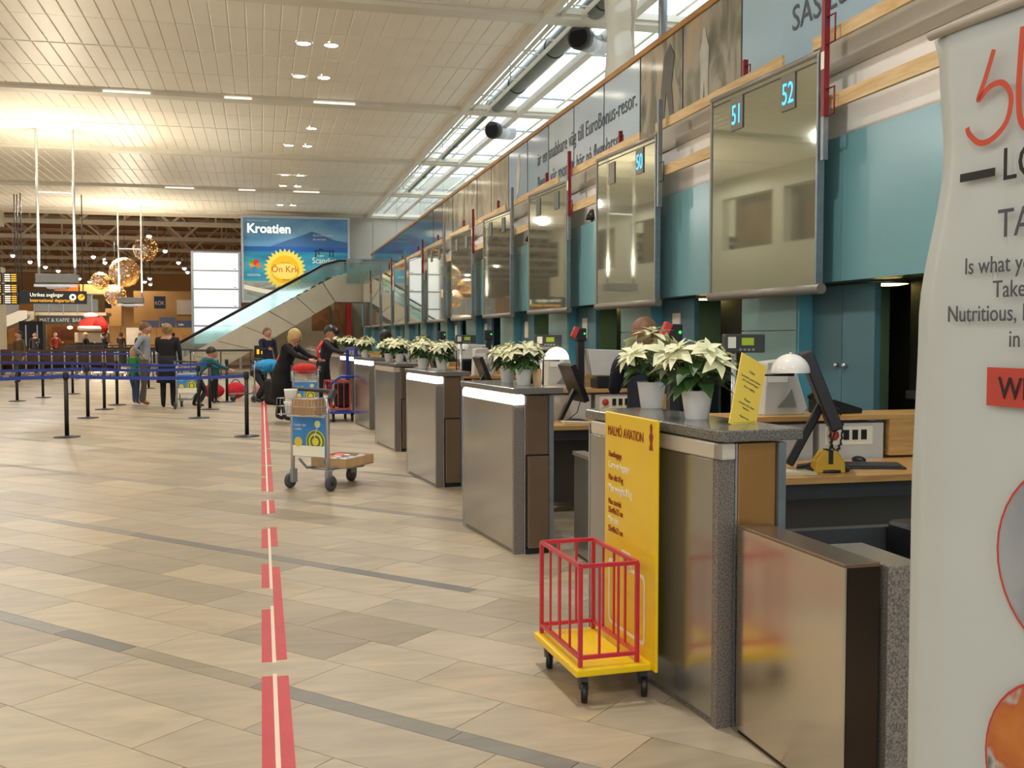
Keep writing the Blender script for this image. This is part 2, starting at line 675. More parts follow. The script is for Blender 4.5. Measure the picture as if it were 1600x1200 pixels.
def tile_mesh(u0, u1, n0, n1, tone, mb=None):
    own = mb is None
    if own:
        mb = MB()
    g = 0.0018
    c = []
    for (u, n) in ((u0 + g, n0 + g), (u1 - g, n0 + g), (u1 - g, n1 - g), (u0 + g, n1 - g)):
        c.append(FU * u + FN * n)
    # FU x FN orientation
    b = len(mb.v)
    for p in c:
        mb.v.append(Vector((p.x, p.y, 0)))
    for p in c:
        mb.v.append(Vector((p.x, p.y, -0.01)))
    mb.face([b, b + 1, b + 2, b + 3])
    for i in range(4):
        j = (i + 1) % 4
        mb.face([b + i, b + 4 + i, b + 4 + j, b + j])
    return mb


def set_tone(me, tones):
    ca = me.color_attributes.new('tone', 'FLOAT_COLOR', 'CORNER')
    per = []
    for t in tones:
        for _ in range(20):
            per.extend(t)
    ca.data.foreach_set('color', per)


LIGHT_T = ['#b4a78f', '#aea18a', '#b9ac93', '#aa9d87', '#aea38e', '#b8a98d', '#a39781', '#b1a590', '#bdb096', '#9f937e']
DARK_T = ['#7d7b74', '#8b8981', '#86837a', '#96938a', '#757571', '#a09a8c']
tiles = []
for k in range(-14, 46):
    base = 3.05 + 1.86 * k
    rows = [(base, base + 0.105, True)] + [(base + 0.105 + j * 0.351, base + 0.105 + (j + 1) * 0.351, False) for j in range(5)]
    for (n0, n1, dark) in rows:
        cn = (n0 + n1) / 2
        u = -75 + rnd.random()
        run = 0
        while u < 15:
            L = rnd.uniform(0.55, 1.15) if not dark else rnd.uniform(0.5, 1.2)
            c = FU * (u + L / 2) + FN * cn
            if -6 < c.y < 50 and -12.5 < c.x < 3.2 and not (c.y < 2 and c.x < -5):
                t = rnd.choice(DARK_T if dark and rnd.random() < 0.8 else LIGHT_T)
                if not dark and rnd.random() < 0.08:
                    t = rnd.choice(['#a0957f', '#9b907c', '#beb199'])
                tiles.append((u, u + L, n0, n1, hexc(t), c))
            u += L


def seen_key(t):
    c = t[5]
    depth = c.y * math.cos(YAW) + c.x * math.sin(YAW)
    side = c.x * math.cos(YAW) - c.y * math.sin(YAW)
    if depth < 3.2 or abs(side) > depth * 0.54:
        return 1e6 + c.length
    if c.x > 1.75:
        return 1e5 + c.length
    return c.length


tiles.sort(key=seen_key)
for t in tiles[:300]:
    mb = tile_mesh(*t[:5])
    o = mb.build('tile', STONE, floor)
    set_tone(o.data, [t[4]])
far = MB()
tones = []
for t in tiles[300:]:
    tile_mesh(*t[:5], mb=far)
    tones.append(t[4])
o = far.build('tile_field', STONE, floor)
set_tone(o.data, tones)
tag(o, None, None, None, 'stuff')
fh = MB()
fh.box(-42, 9.5, 50.3, 96.5, -0.01, 0.0)
fh.box(-42, -12.0, 44, 50.3, -0.01, 0.0)
fh.build('far_paving', M('far_stone', '#77685a', 0.45, 0.0, 0.15, 0.6), floor)

# red tape line
ft = struct('trim_floor_line', 'red floor tape with cream centre line running down the hall, broken in places')
segs_l = [(2.0, 4.67), (4.88, 5.83), (6.35, 7.0), (7.55, 8.3), (9.0, 9.7), (10.35, 11.3), (11.5, 12.4), (12.5, 14.0), (14.15, 20), (20.1, 27), (27.1, 38)]
segs_r = [(2.0, 4.66), (4.90, 6.9), (7.6, 8.35), (9.05, 9.75), (10.3, 12.3), (12.5, 14.2), (14.35, 20.3), (20.4, 38)]
for a, b in segs_l:
    MB().box(-0.014, 0.034, a, b, 0.0, 0.0014).build('tape_strip', REDT, ft)
for a, b in segs_r:
    MB().box(0.052, 0.103, a, b, 0.0, 0.0014).build('tape_strip', REDT, ft)
for a, b in [(2.0, 4.70), (4.86, 5.9), (6.3, 8.3), (9.0, 9.75), (10.3, 38)]:
    MB().box(0.034, 0.052, a, b, 0.0, 0.0018).build('tape_centre', CREAMT, ft)

# ------------------------------------------------------------------ ceiling
CZ = 7.03
CX0, CX1 = -11.0, 4.72
ceil = MB().box(CX0, CX1, -7, 49.6, CZ + 0.016, CZ + 0.25).build('ceiling', CEILM)
tag(ceil, 'cream ceiling of narrow metal boards between cross beams', None, None, 'structure')
beams_y = [-5.6, 2.0, 9.55, 17.2, 24.7, 32.3, 39.9, 47.6]
boards = []
BW = 0.30
for bi in range(len(beams_y)):
    y0 = beams_y[bi] + 0.22
    y1 = beams_y[bi + 1] - 0.22 if bi + 1 < len(beams_y) else 49.5
    n = 4 if bi + 1 < len(beams_y) else 1
    for j in range(n):
        a = y0 + (y1 - y0) * j / n + (0.05 if j == 2 else 0.012)
        b = y0 + (y1 - y0) * (j + 1) / n - (0.05 if j == 1 else 0.012)
        x = CX0
        while x < CX1 - 0.1:
            boards.append((x, min(x + BW, CX1), a, b))
            x += BW


def board(mb, x0, x1, a, b):
    g = 0.006
    e = 0.012
    s = len(mb.v)
    for (x, z) in ((x0 + 0.004, CZ + 0.016), (x0 + g, CZ + 0.008), (x0 + g + e, CZ), (x1 - g - e, CZ), (x1 - g, CZ + 0.008), (x1 - 0.004, CZ + 0.016)):
        mb.v.append(Vector((x, a, z)))
    for (x, z) in ((x0 + 0.004, CZ + 0.016), (x0 + g, CZ + 0.008), (x0 + g + e, CZ), (x1 - g - e, CZ), (x1 - g, CZ + 0.008), (x1 - 0.004, CZ + 0.016)):
        mb.v.append(Vector((x, b, z)))
    for i in range(5):
        mb.face([s + i, s + 6 + i, s + 7 + i, s + i + 1])
    mb.face([s + i for i in range(6)])
    mb.face([s + 6 + i for i in range(6)][::-1])


def ckey(t):
    cx, cy = (t[0] + t[1]) / 2, (t[2] + t[3]) / 2
    if cy < 15.5 or cx < -cy * 0.24:
        return 1e4 + cy
    return cy


boards.sort(key=ckey)
for t in boards[:300]:
    mb = MB()
    board(mb, *t)
    mb.build('board', CEILM, ceil)
mb = MB()
for t in boards[300:]:
    board(mb, *t)
tag(mb.build('board_field', CEILM, ceil), None, None, None, 'stuff')
for i, y in enumerate(beams_y):
    mb = MB()
    mb.box(CX0, 7.9, y - 0.2, y + 0.2, CZ - 0.10, CZ + 0.10)
    mb.box(CX0, 7.9, y - 0.27, y + 0.27, CZ - 0.03, CZ + 0.02)
    mb.build('beam', BEAMW, ceil)
    for sx in ((-3.35, -2.35), (-0.75, -0.15), (1.25, 2.2)):
        if i in (4, 6):
            MB().box(sx[0], sx[1], y - 0.225, y - 0.2, CZ - 0.085, CZ - 0.05).build('slot_light', SLOTE, ceil)
MB().box(CX1 - 0.02, CX1 + 0.14, -7, 49.6, CZ - 0.12, CZ + 0.28).build('edge_trim', BEAMW, ceil)
MB().box(CX0, CX1, 49.5, 49.75, CZ - 0.03, CZ + 1.9).build('end_trim', M('cove_trim', '#d9cba8', 0.5, 0, 0.04, 2), ceil)

# downlights in the ceiling
dl = thing('ceiling_downlight', 'round recessed ceiling downlight, lit white, set in the cream boards', 'ceiling light', (0.84, 19.9, CZ), 0, 'lit downlights in pairs along the ceiling')
MB().lathe([(0.13, -0.012), (0.15, -0.02), (0.165, -0.005), (0.165, 0.0)], 20, closed=True).build('rim', BEAMW, dl)
MB().lathe([(0.0, -0.010), (0.13, -0.010), (0.13, 0.0)], 20, closed=True).build('diffuser', SPOTE, dl)
dl['label'] = 'round lit ceiling downlight, left one of the first pair above the hall'
for q_, (x, y) in enumerate(((1.35, 19.9), (0.84, 22.4), (1.36, 22.4), (1.36, 27.9), (0.84, 30.5), (1.36, 30.5), (0.85, 36.1), (1.37, 36.1), (0.84, 38.7), (1.36, 38.7), (0.84, 44.35), (1.36, 44.35))):
    rows_ = [19.9, 22.4, 27.9, 30.5, 36.1, 38.7, 44.35]
    if y == 27.9:
        lb_ = 'round lit ceiling downlight standing alone, its left neighbour unlit'
    else:
        lb_ = 'round lit ceiling downlight, %s one of the %s row above the hall' % ('left' if x < 1.1 else 'right', ORD[rows_.index(y)].replace('nearest', 'first'))
    dup(dl, (x, y, CZ), None, lb_)

# ------------------------------------------------------------------ side and end walls of the main hall
wl = MB()
# left wall with big openings at the upper level
zs0, zs1 = 4.55, 6.35
wl.box(-11.3, -11.0, -7, 49.7, 0, zs0)
wl.box(-11.3, -11.0, -7, 49.7, zs1, CZ + 0.1)
wy = -6.0
ops = []
while wy < 48:
    wl.box(-11.3, -11.0, wy, wy + 0.6, zs0, zs1)
    ops.append((wy + 0.6, wy + 3.3))
    wl.box(-11.3, -11.0, wy + 3.3, wy + 3.9, zs0, zs1)
    ops.append((wy + 3.9, wy + 6.9))
    wy += 7.8
    wl.box(-11.3, -11.0, wy - 0.9, wy, zs0, zs1)
wleft = wl.build('wall_left', M('left_wall_paint', '#c2bbab', 0.7, 0, 0.06, 0.6))
tag(wleft, None, None, None, 'structure')
for a, b in ops:
    MB().box(-11.9, -11.75, a - 0.3, b + 0.3, zs0 - 0.3, zs1 + 0.3).build('opening_back', M('window_dark_wood', '#7c6648', 0.5, 0, 0.2, 1.2), wleft)

wb = MB()  # unseen wall added to cut daylight from behind, opening sized for brightness
wb.box(-11.0, 9.4, -7.2, -7.0, 0, 2.0)
wb.box(-11.0, 9.4, -7.2, -7.0, 5.6, 7.5)
for k in range(6):
    wb.box(-11.0 + k * 4, -10.8 + k * 4, -7.2, -7.0, 2.0, 5.6)
tag(wb.build('wall_back', GREYW), None, None, None, 'structure')

# far grey wall behind the row and gallery end
we = struct('wall_end')
for k in range(5):
    MB().box(3.95 + k * 1.1, 5.04 + k * 1.1, 47.6, 47.75, 0 if k > 0 else 3.6, 8.6).build('panel', GREYW, we)
MB().box(2.6, 9.6, 47.75, 48.0, 0, 9).build('backing', GREYW, we)
MB().box(1.0, 9.4, 45.5, 45.7, 0.0, 3.2).build('lower_wall', M('dim_wall', '#a99a82', 0.7, 0, 0.06, 0.7), we)
MB().box(2.15, 2.9, 45.35, 45.5, 1.6, 3.0).build('wood_cladding', WOODD, we)
MB().box(3.1, 3.6, 45.35, 45.5, 1.6, 3.0).build('wood_cladding', WOODD, we)
MB().box(3.62, 3.85, 45.2, 45.5, 0.0, 3.0).build('red_column', M('red_column_paint', '#b0241f', 0.5, 0, 0.08, 2), we)

# ------------------------------------------------------------------ desk back wall: pillars, doors, soffit, teal fascia, gallery
wr = struct('wall_right')
for k in range(-2, 12):
    y0 = 7.72 + PITCH * k
    p = MB()
    for j in range(5):
        p.box(4.32, 5.2, y0, y0 + 0.99, 0.02 + j * 0.39, 0.02 + j * 0.39 + 0.382)
    p.box(4.34, 5.2, y0 + 0.01, y0 + 0.98, 0, 1.96)
    p.build('pillar_cladding', TEALP, wr)
    MB().box(4.33, 4.47, y0 - 0.035, y0 - 0.004, 0.0, 1.95).build('pillar_edge', TEALB, wr)
    # teal doors beyond the opening
    d0 = y0 - 0.93
    for q in range(2):
        dr = MB().box(4.45, 4.50, d0 + q * 0.445 + 0.004, d0 + q * 0.445 + 0.441, 0.02, 1.93).build('door_leaf', TEALD, wr)
        MB().lathe([(0.02, 0), (0.02, 0.03), (0.0, 0.03)], 10, mat=Matrix.Translation((4.45, d0 + 0.445 + (-0.06 if q == 0 else 0.06), 1.3)) @ Matrix.Rotation(-PI / 2, 4, 'Y')).build('door_knob', CHROME, dr)
    MB().box(4.75, 4.80, d0 - 1.35, d0, 1.12, 1.95).build('roller_shutter', SHUT, wr)
    MB().box(4.72, 4.80, d0 - 1.35, d0, 1.06, 1.12).build('shutter_bar', DGREY, wr)
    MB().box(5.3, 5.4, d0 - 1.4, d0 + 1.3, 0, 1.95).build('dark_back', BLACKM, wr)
MB().box(4.52, 6.7, -0.5, 45.3, 1.95, 2.02).build('soffit', M('soffit_dark', '#4b4a48', 0.7, 0, 0.05, 2), wr)
y = -0.6
for k in range(-2, 12):
    y0 = 7.04 + PITCH * k
    y0 -= 0.02
    MB().box(4.30, 4.52, y0 + 0.004, y0 + PITCH - 0.004, 1.95, 3.05).build('fascia_panel', TEAL, wr)
    MB().box(4.285, 4.30, y0 + 1.55, y0 + 1.95, 1.96, 3.04).build('fascia_strip', TEALB, wr)  # narrow bluer strip standing proud of each panel
MB().box(4.40, 4.6, -0.5, 46, 3.05, 3.6).build('upper_band', OFFW, wr)
MB().box(4.385, 4.6, -0.5, 46, 3.58, 3.84).build('gallery_beam', BEAMB, wr)
MB().box(4.6, 9.5, -0.5, 47.6, 3.5, 3.62).build('gallery_floor', BEAMB, wr)
MB().box(9.4, 9.6, -7, 47.8, 0, 9).build('outer_wall', OFFW, wr)
for k in range(-2, 14):
    MB().box(4.34, 4.358, 8.6 + k * PITCH, 8.68 + k * PITCH, 3.60, 3.82).build('bracket', GALV, wr)

sd = thing('soffit_downlight', 'round warm yellow downlight under the teal fascia above the check-in desks', 'ceiling light', (4.68, 7.0, 1.95), 0, 'yellow downlights under the teal fascia')
MB().lathe([(0.18, 0.0), (0.19, -0.012), (0.165, -0.022), (0.16, -0.018)], 20, closed=True).build('rim', CHROME, sd)
MB().lathe([(0.0, -0.035), (0.10, -0.032), (0.165, -0.02), (0.165, 0.0)], 20, closed=True).build('diffuser', WARMSPOT, sd)
for k in range(1, 4):
    dup(sd, (4.68, 7.0 + PITCH * k, 1.95), None, 'round warm yellow downlight under the teal fascia, %s from the banner' % ORD[k])
sd['label'] = 'round warm yellow downlight under the teal fascia, nearest the banner'

# gallery balustrade: printed glass panels under an oak rail
gb = thing('gallery_balustrade', 'printed glass balustrade of the upper gallery under a long oak handrail', 'balustrade', (4.4, 0, 0))
joints = [-0.4, 1.1, 2.5, 3.85, 5.2, 6.6, 8.92, 10.30, 11.56, 12.88, 14.21, 15.55, 16.85, 18.2, 19.65, 21.0, 22.4, 23.8, 25.2, 26.6, 28, 29.4, 30.8, 32.2, 33.6, 35, 36.4, 37.8, 39.2, 40.6, 42]
kinds = [BLUEP] * 6 + [ROCKP] * 2 + [BLUEG] * 5 + [JUNGP] * 4 + [BLUEG] * 2
DARKG = M('dark_glass_print', '#4d6a74', 0.08, 0.0, 0.2, 0.8)
for i in range(len(joints) - 1):
    if i < 6:
        mt = BLUEP
    elif i < 8:
        mt = ROCKP
    elif i < 13:
        mt = BLUEG if i < 11 else M('mid_blue_print', '#98b3cc', 0.1, 0.0, 0.08, 0.6)
    elif i < 18:
        mt = JUNGP
    else:
        mt = DARKG if i % 3 else M('violet_print', '#57546a', 0.1, 0, 0.1, 1)
    MB().box(-0.006, 0.006, joints[i] + 0.012, joints[i + 1] - 0.012, 3.70, 4.81).build('glass_panel', mt, gb)
MB().bar((0, -0.5, 4.845), (0, 42.1, 4.845), 0.06, 0.07).build('handrail', RAILW, gb, bev=0.012)
for j in joints[5:20]:
    MB().box(-0.012, 0.012, j - 0.007, j + 0.007, 3.70, 4.82).build('clamp_strip', DGREY, gb)
text('är en snabbare väg till EuroBonus-resor.', 0.30, GREYINK, gb, (-0.012, 16.2, 4.28), FACE_AISLE, sx=0.93)
text('Besök vår monter här på flygplatsen', 0.30, GREYINK, gb, (-0.012, 16.2, 3.90), FACE_AISLE, sx=0.93)
text('SAS EuroBonus', 0.30, GREYINK, gb, (-0.012, 7.98, 4.10), FACE_AISLE)
text('Ej med i', 0.30, GREYINK, gb, (-0.012, 7.98, 4.46), FACE_AISLE)
# white figure on the blue print and a strolling couple on the beach print (flat prints)
MB().prism([(-0.10, 0), (0.05, 0.1), (0.16, 0.42), (0.10, 0.75), (-0.02, 0.62), (-0.12, 0.38)], 0.003, mat=Matrix.Translation((-0.012, 17.5, 3.95)) @ Matrix.Rotation(-PI / 2, 4, 'Z')).build('pale_bird_print', M('pale_print', '#c9c3ae', 0.3, 0, 0.15, 4), gb)
MB().prism([(-0.09, 0.0), (-0.03, 0.0), (0.0, 0.3), (0.05, 0.0), (0.10, 0.0), (0.10, 0.35), (0.12, 0.6), (0.05, 0.72), (0.03, 0.82), (-0.03, 0.82), (-0.05, 0.72), (-0.11, 0.6), (-0.08, 0.35)], 0.003, mat=Matrix.Translation((-0.012, 9.75, 3.82)) @ Matrix.Rotation(-PI / 2, 4, 'Z')).build('pale_figure_print', M('figure_print', '#b6b5aa', 0.3, 0, 0.2, 5), gb)
MB().prism([(-0.25, -0.05), (-0.15, 0.0), (-0.05, 0.45), (0.1, 0.0), (0.2, 0.0), (0.10, 0.5), (0.18, 0.8), (0.05, 0.95), (-0.12, 0.85), (-0.2, 0.5)], 0.003, mat=Matrix.Translation((-0.012, 10.7, 3.78)) @ Matrix.Rotation(-PI / 2, 4, 'Z')).build('dark_figure_print', M('figure_dark_print', '#4a4a46', 0.3, 0, 0.2, 5), gb)

# skylight above the gallery
sk = struct('window_1', 'long white roof skylight above the gallery')
for k, xx in enumerate((4.9, 6.2, 7.5, 8.8)):
    MB().box(xx - 0.03, xx + 0.03, 8.6, 47.6, 7.42, 7.49).build('glazing_bar', BEAMW, sk)
for k in range(10):
    yy = 8.6 + k * 4.1
    MB().box(4.9, 9.4, yy - 0.02, yy + 0.02, 7.44, 7.48).build('cross_bar', GALV, sk)
MB().box(4.8, 9.4, 8.6, 47.6, 7.50, 7.505).build('pane', SKYG, sk)
MB().box(4.8, 9.5, -7, 8.6, 7.0, 7.12).build('timber_soffit', WOODD, sk)
MB().box(6.1, 6.26, 4, 47.5, 6.92, 7.06).build('long_beam', BEAMW, sk)
MB().box(4.78, 4.9, -7, 49.6, CZ + 0.25, 7.6).build('upstand', BEAMW, sk)
# ducts and pipes hung below the skylight
dc = thing('ventilation_duct', 'fat grey ventilation duct hung under the skylight along the gallery', 'duct')
mb = MB()
mb.tube([(5.62, 14.5, 7.15), (5.62, 25, 7.15)], 0.20, 16)
mb.build('pipe', M('duct_wrap', '#7f8785', 0.5, 0.4, 0.1, 3), dc)
MB().tube([(5.62, 25, 7.15), (5.62, 41, 7.15)], 0.07, 10).build('thin_pipe', M('duct_wrap_green', '#7d8c82', 0.5, 0.2, 0.1, 3), dc)
for yy in (16.5, 19.5, 22.5, 24.9, 30, 36):
    MB().lathe([(0.22 if yy < 25 else .085, 0), (0.22 if yy < 25 else .085, 0.05)], 16, mat=Matrix.Translation((5.62, yy, 7.15)) @ Matrix.Rotation(PI / 2, 4, 'X')).build('clamp_ring', DGREY, dc)
el = thing('duct_elbow', 'shiny round duct elbow with black open mouth below the skylight', 'duct', (6.1, 18.2, 6.9))
MB().tube([(-0.5, -0.6, -0.1), (-0.25, -0.25, -0.05), (0.05, 0.05, 0.0)], 0.2, 18).build('pipe', CHROME, el)
MB().tube([(-0.62, -0.72, -0.12), (-0.5, -0.6, -0.1)], 0.215, 18).build('collar', DGREY, el)
MB().tube([(-0.630, -0.730, -0.12), (-0.622, -0.722, -0.12)], 0.18, 18).build('mouth_shade', BLACKM, el)  # black disc painted for the shade inside the closed pipe
el2 = dup(el, (6.4, 26.5, 6.9), None, 'shiny duct elbow with black open mouth further along under the skylight')
for k, (x, z, r) in enumerate(((4.98, 7.22, 0.03), (5.1, 7.26, 0.025), (5.22, 7.2, 0.025), (5.34, 7.24, 0.02))):
    tag(MB().tube([(x, 12, z), (x, 47, z)], r, 8).build('service_pipe', BEAMW), '%s thin white service pipe counted outward from the ceiling edge' % ['first', 'second', 'third', 'fourth'][k], 'pipe', 'white pipes beside the ceiling edge')
tr = thing('cable_ladder', 'white cable ladder hung between ceiling edge and duct', 'cable ladder', (5.2, 0, 7.0))
for xx in (-0.18, 0.18):
    MB().bar((xx, 12, 0), (xx, 46, 0), 0.03, 0.08).build('side_rail', BEAMW, tr)
for k in range(34):
    MB().bar((-0.18, 12.5 + k, 0), (0.18, 12.5 + k, 0), 0.03, 0.02).build('rung', BEAMW, tr)
for k in range(8):
    MB().bar((0, 13 + k * 4.2, 0.0), (0, 13 + k * 4.2, 0.45), 0.02).build('hanger_rod', GALV, tr)
# plastic sheet and post
ps = MB()
N = 14
grid = []
for j in range(12):
    for i in range(N):
        u, v = i / (N - 1), j / 11.0
        w = 2.1 * (1 - 0.45 * v + 0.1 * v * v)
        x = 5.15 + 0.12 * math.sin(u * 9 + v * 2) + 0.05 * math.sin(u * 23)
        y = 15.15 - u * w + 0.1 * math.sin(v * 5) + 0.05 * math.sin(u * 31)
        z = 7.0 - v * (1.85 + 0.3 * math.sin(u * 3.0)) * (1.0 if u < 0.3 else max(0.3, 1.25 - u * 0.9))
        grid.append((x, y, z))
ps.v = [Vector(g) for g in grid]
for j in range(11):
    for i in range(N - 1):
        a = j * N + i
        ps.face([a, a + 1, a + N + 1, a + N], 0, True)
o = ps.build('plastic_sheet', PLASTIC)
so = o.modifiers.new('solid', 'SOLIDIFY')
so.thickness = 0.004
tag(o, 'crumpled translucent plastic sheet hanging over the gallery rail', 'plastic sheet')
pp = thing('gallery_post', 'slim grey post standing behind the gallery rail', 'post', (4.85, 12.0, 3.63))
MB().tube([(0, 0, 0), (0, 0, 3.3)], 0.055, 12).build('pole', GALV, pp)
MB().box(-0.09, 0.09, -0.09, 0.09, 0, 0.02).build('foot_plate', GALV, pp)

# ------------------------------------------------------------------ mirror display panels with posts, laths, clamps
AN = R(3.6)


def digits(root, s, y, mat, big=True):
    pl = MB().box(-0.030, -0.025, y - 0.10, y + 0.10, 1.45, 1.73).build('number_plate', M('plate_grey', '#6f6a5c', 0.4, 0, 0.05, 5), root)
    text(s, 0.24, mat, root, (-0.032, y + 0.085, 1.50), FACE_AISLE, 'number', sx=0.72, extr=0.001)


def mirror_panel(i):
    # root at the near bottom corner
    lab = {0: 'bronze mirror-glass display panel showing 51 and 52 in blue, nearest the banner', 1: 'bronze mirror-glass display panel showing 50 in blue, second from the banner'}.get(i, 'bronze mirror-glass display panel hung over the desks, %s from the banner' % nth(i))
    r = thing('mirror_panel', lab, 'display panel', (4.13, 7.04 + PITCH * i, 1.87), AN, 'mirror display panels over the desks')
    MB().box(-0.02, 0.02, 0.025, 1.665, 0.05, 1.77).build('mirror_glass', MIRROR, r)
    MB().box(-0.03, 0.03, 0.0, 0.025, 0.0, 1.80).build('side_frame', GALV, r)
    MB().box(-0.03, 0.03, 1.665, 1.69, 0.0, 1.80).build('side_frame', FRAMEG, r)
    MB().tube([(0, -0.03, 0.02), (0, 1.72, 0.02)], 0.042, 14).build('bottom_roll', FRAMEG, r)
    MB().tube([(0, -0.01, 1.79), (0, 1.70, 1.79)], 0.032, 12).build('top_roll', FRAMEG, r)
    MB().box(-0.025, -0.018, 0.03, 1.66, 1.725, 1.735).build('top_seam', DGREY, r)
    if i == 0:
        digits(r, '52', 0.42, CYAN)
        digits(r, '51', 1.22, CYAN)
    elif i == 1:
        digits(r, '50', 0.42, CYAN)
        MB().box(-0.030, -0.025, 1.12, 1.30, 1.45, 1.70).build('dark_number_plate', M('plate_dark', '#75705f', 0.4, 0, 0.05, 5), r)
    elif i < 6:
        for yy in (0.42, 1.22):
            MB().box(-0.030, -0.025, yy - 0.09, yy + 0.09, 1.45, 1.70).build('dark_number_plate', M('plate_bluish', '#737b78', 0.8, 0, 0.05, 5), r)
    return r


for i in range(11):
    mirror_panel(i)
red_i = {0, 2, 3, 4, 6, 8, 10}
for i in range(11):
    y0 = 7.04 + PITCH * i - 0.06
    if i in (0, 2, 4, 6, 8, 10):
        r = thing('clamp_post', 'dark red steel clamp post with two bow handles, at the %s mirror panel' % nth(i), 'clamp', (4.12, y0, 3.1), 0, 'red clamp posts on the laths')
        MB().box(-0.022, 0.022, -0.022, 0.022, 0.07, 0.95).build('post', REDP, r)
        for z0 in (0.05, 0.58):
            MB().tube([(0, -0.02, z0 + 0.02), (0, -0.13, z0 + 0.02), (0, -0.13, z0 + 0.22), (0, -0.02, z0 + 0.22)], 0.008, 6).build('bow_handle', REDP, r)
        MB().box(-0.026, -0.022, -0.022, 0.022, 0.42, 0.55).build('sticker', WHINK, r)
        MB().box(-0.02, 0.02, -0.02, 0.02, -0.25, 0.07).build('lower_post', GALV, r)
    else:
        r = thing('galvanised_post', 'grey galvanised lath post beside the %s mirror panel' % nth(i), 'post', (4.12, y0, 2.9), 0, 'galvanised posts on the laths')
        MB().box(-0.022, 0.022, -0.022, 0.022, 0.0, 1.12).build('post', GALV, r)
        MB().tube([(0, -0.02, 0.26), (0, -0.11, 0.26), (0, -0.11, 0.46), (0, -0.02, 0.46)], 0.007, 6).build('bow_handle', DGREY, r)
    if i > 8:
        continue
    # short red clamp half way behind the panel head
    r2 = thing('short_clamp', 'short dark red clamp gripping the upper lath above the %s mirror panel' % nth(i), 'clamp', (4.24, 7.04 + PITCH * i + 1.50, 3.60), 0, 'short red clamps on the upper laths')
    MB().box(-0.022, 0.022, -0.022, 0.022, 0.0, 0.40).build('post', REDP, r2)
    MB().tube([(0, -0.02, 0.2), (0, -0.10, 0.2), (0, -0.10, 0.34), (0, -0.02, 0.34)], 0.007, 6).build('bow_handle', REDP, r2)
    # laths
    yb = 7.04 + PITCH * i
    if i == 0:
        yb0 = 3.0
    else:
        yb0 = yb - 2.55
    tag(MB().box(4.19, 4.215, yb0 if i else 4.2, yb + 0.25, 3.74, 3.84).build('pine_lath', PINE, bev=0.003), 'upper pine lath running to the near side of the %s mirror panel' % nth(i), 'lath', 'upper pine laths')
    tag(MB().box(4.17, 4.2, yb - 1.62, yb - 0.03, 3.23, 3.34).build('pine_lath', PINE, bev=0.003), 'lower pine lath on the near side of the %s mirror panel' % nth(i), 'lath', 'lower pine laths')
    if i > 1:
        r3 = thing('black_spotlight', 'small black spotlight on top of the teal fascia beside the %s mirror panel' % nth(i), 'spotlight', (4.4, y0 - 0.18, 3.05), 0, 'black spotlights on the fascia')
        MB().lathe([(0.02, 0.0), (0.02, 0.09)], 8).build('stem', BLACK, r3)
        MB().lathe([(0.10, 0.06), (0.085, 0.11), (0.04, 0.19), (0.0, 0.21)], 12).build('lamp_head', BLACK, r3)

# ------------------------------------------------------------------ check-in counters
CA = R(6.4)


def counter(i):
    lit = i in (1, 2, 4, 5)
    if i == 0:
        lab = 'granite-topped check-in counter nearest the banner, beside the yellow baggage cart'
    else:
        lab = 'granite-topped steel counter, %s from the banner, light strip %s' % (nth(i), 'lit white' if lit else 'unlit')
    r = thing('check_in_counter', lab, 'counter', (1.705, CY[i], 0), CA, 'check-in counters in the row')
    MB().box(0.015, 0.27, 0.035, 1.17, 0.0, 1.12).build('granite_body', GRANITE, r)
    MB().box(-0.002, 0.07, 0.0, 0.035, 0.0, 1.05).build('granite_end', GRANITE, r)
    MB().box(0.0, 0.015, 0.04, 1.19, 0.03, 1.05).build('front_panel', STEEL, r, bev=0.002)
    MB().box(-0.004, 0.004, 1.19, 1.197, 0.0, 1.10).build('edge_strip', CHROME, r)
    MB().box(0.082, 0.25, -0.012, 0.035, 0.70, 1.115).build('upper_cover', TANREFLSTEEL if i == 0 else BROWNSTEEL, r, bev=0.003)
    MB().box(0.072, 0.080, -0.006, 0.035, 0.0, 1.115).build('edge_strip', CHROME, r)
    if i != 0:
        d = MB().box(0.090, 0.245, -0.045, 0.035, 0.045, 0.69).build('lower_door', BROWNSTEEL, r, bev=0.004)
        MB().box(0.080, 0.250, -0.02, 0.03, 0.0, 0.04).build('plinth', BLACK, r)
    MB().box(0.252, 0.285, -0.03, 0.03, 0.0, 1.115).build('end_post', GALV, r)
    tp = MB()
    poly = [(-0.014, -0.03), (0.004, -0.05), (0.35, -0.05), (0.35, 1.22), (-0.014, 1.22)]
    n = len(poly)
    for z in (1.125, 1.17):
        for p in poly:
            tp.v.append(Vector((p[0], p[1], z)))
    tp.face([4, 3, 2, 1, 0])
    tp.face([5, 6, 7, 8, 9])
    for k in range(5):
        tp.face([k, (k + 1) % 5, 5 + (k + 1) % 5, 5 + k])
    tp.build('granite_slab', GRANITE_TOP, r, bev=0.006)
    ls = MB()
    ls.box(-0.006, 0.014, -0.014, 1.17, 1.052, 1.118)
    ls.box(-0.006, 0.068, -0.014, 0.034, 1.052, 1.118)
    ls.build('light_strip', LEDON if lit else LEDOFF, r, bev=0.008)
    return r


for i in range(11):
    counter(i)

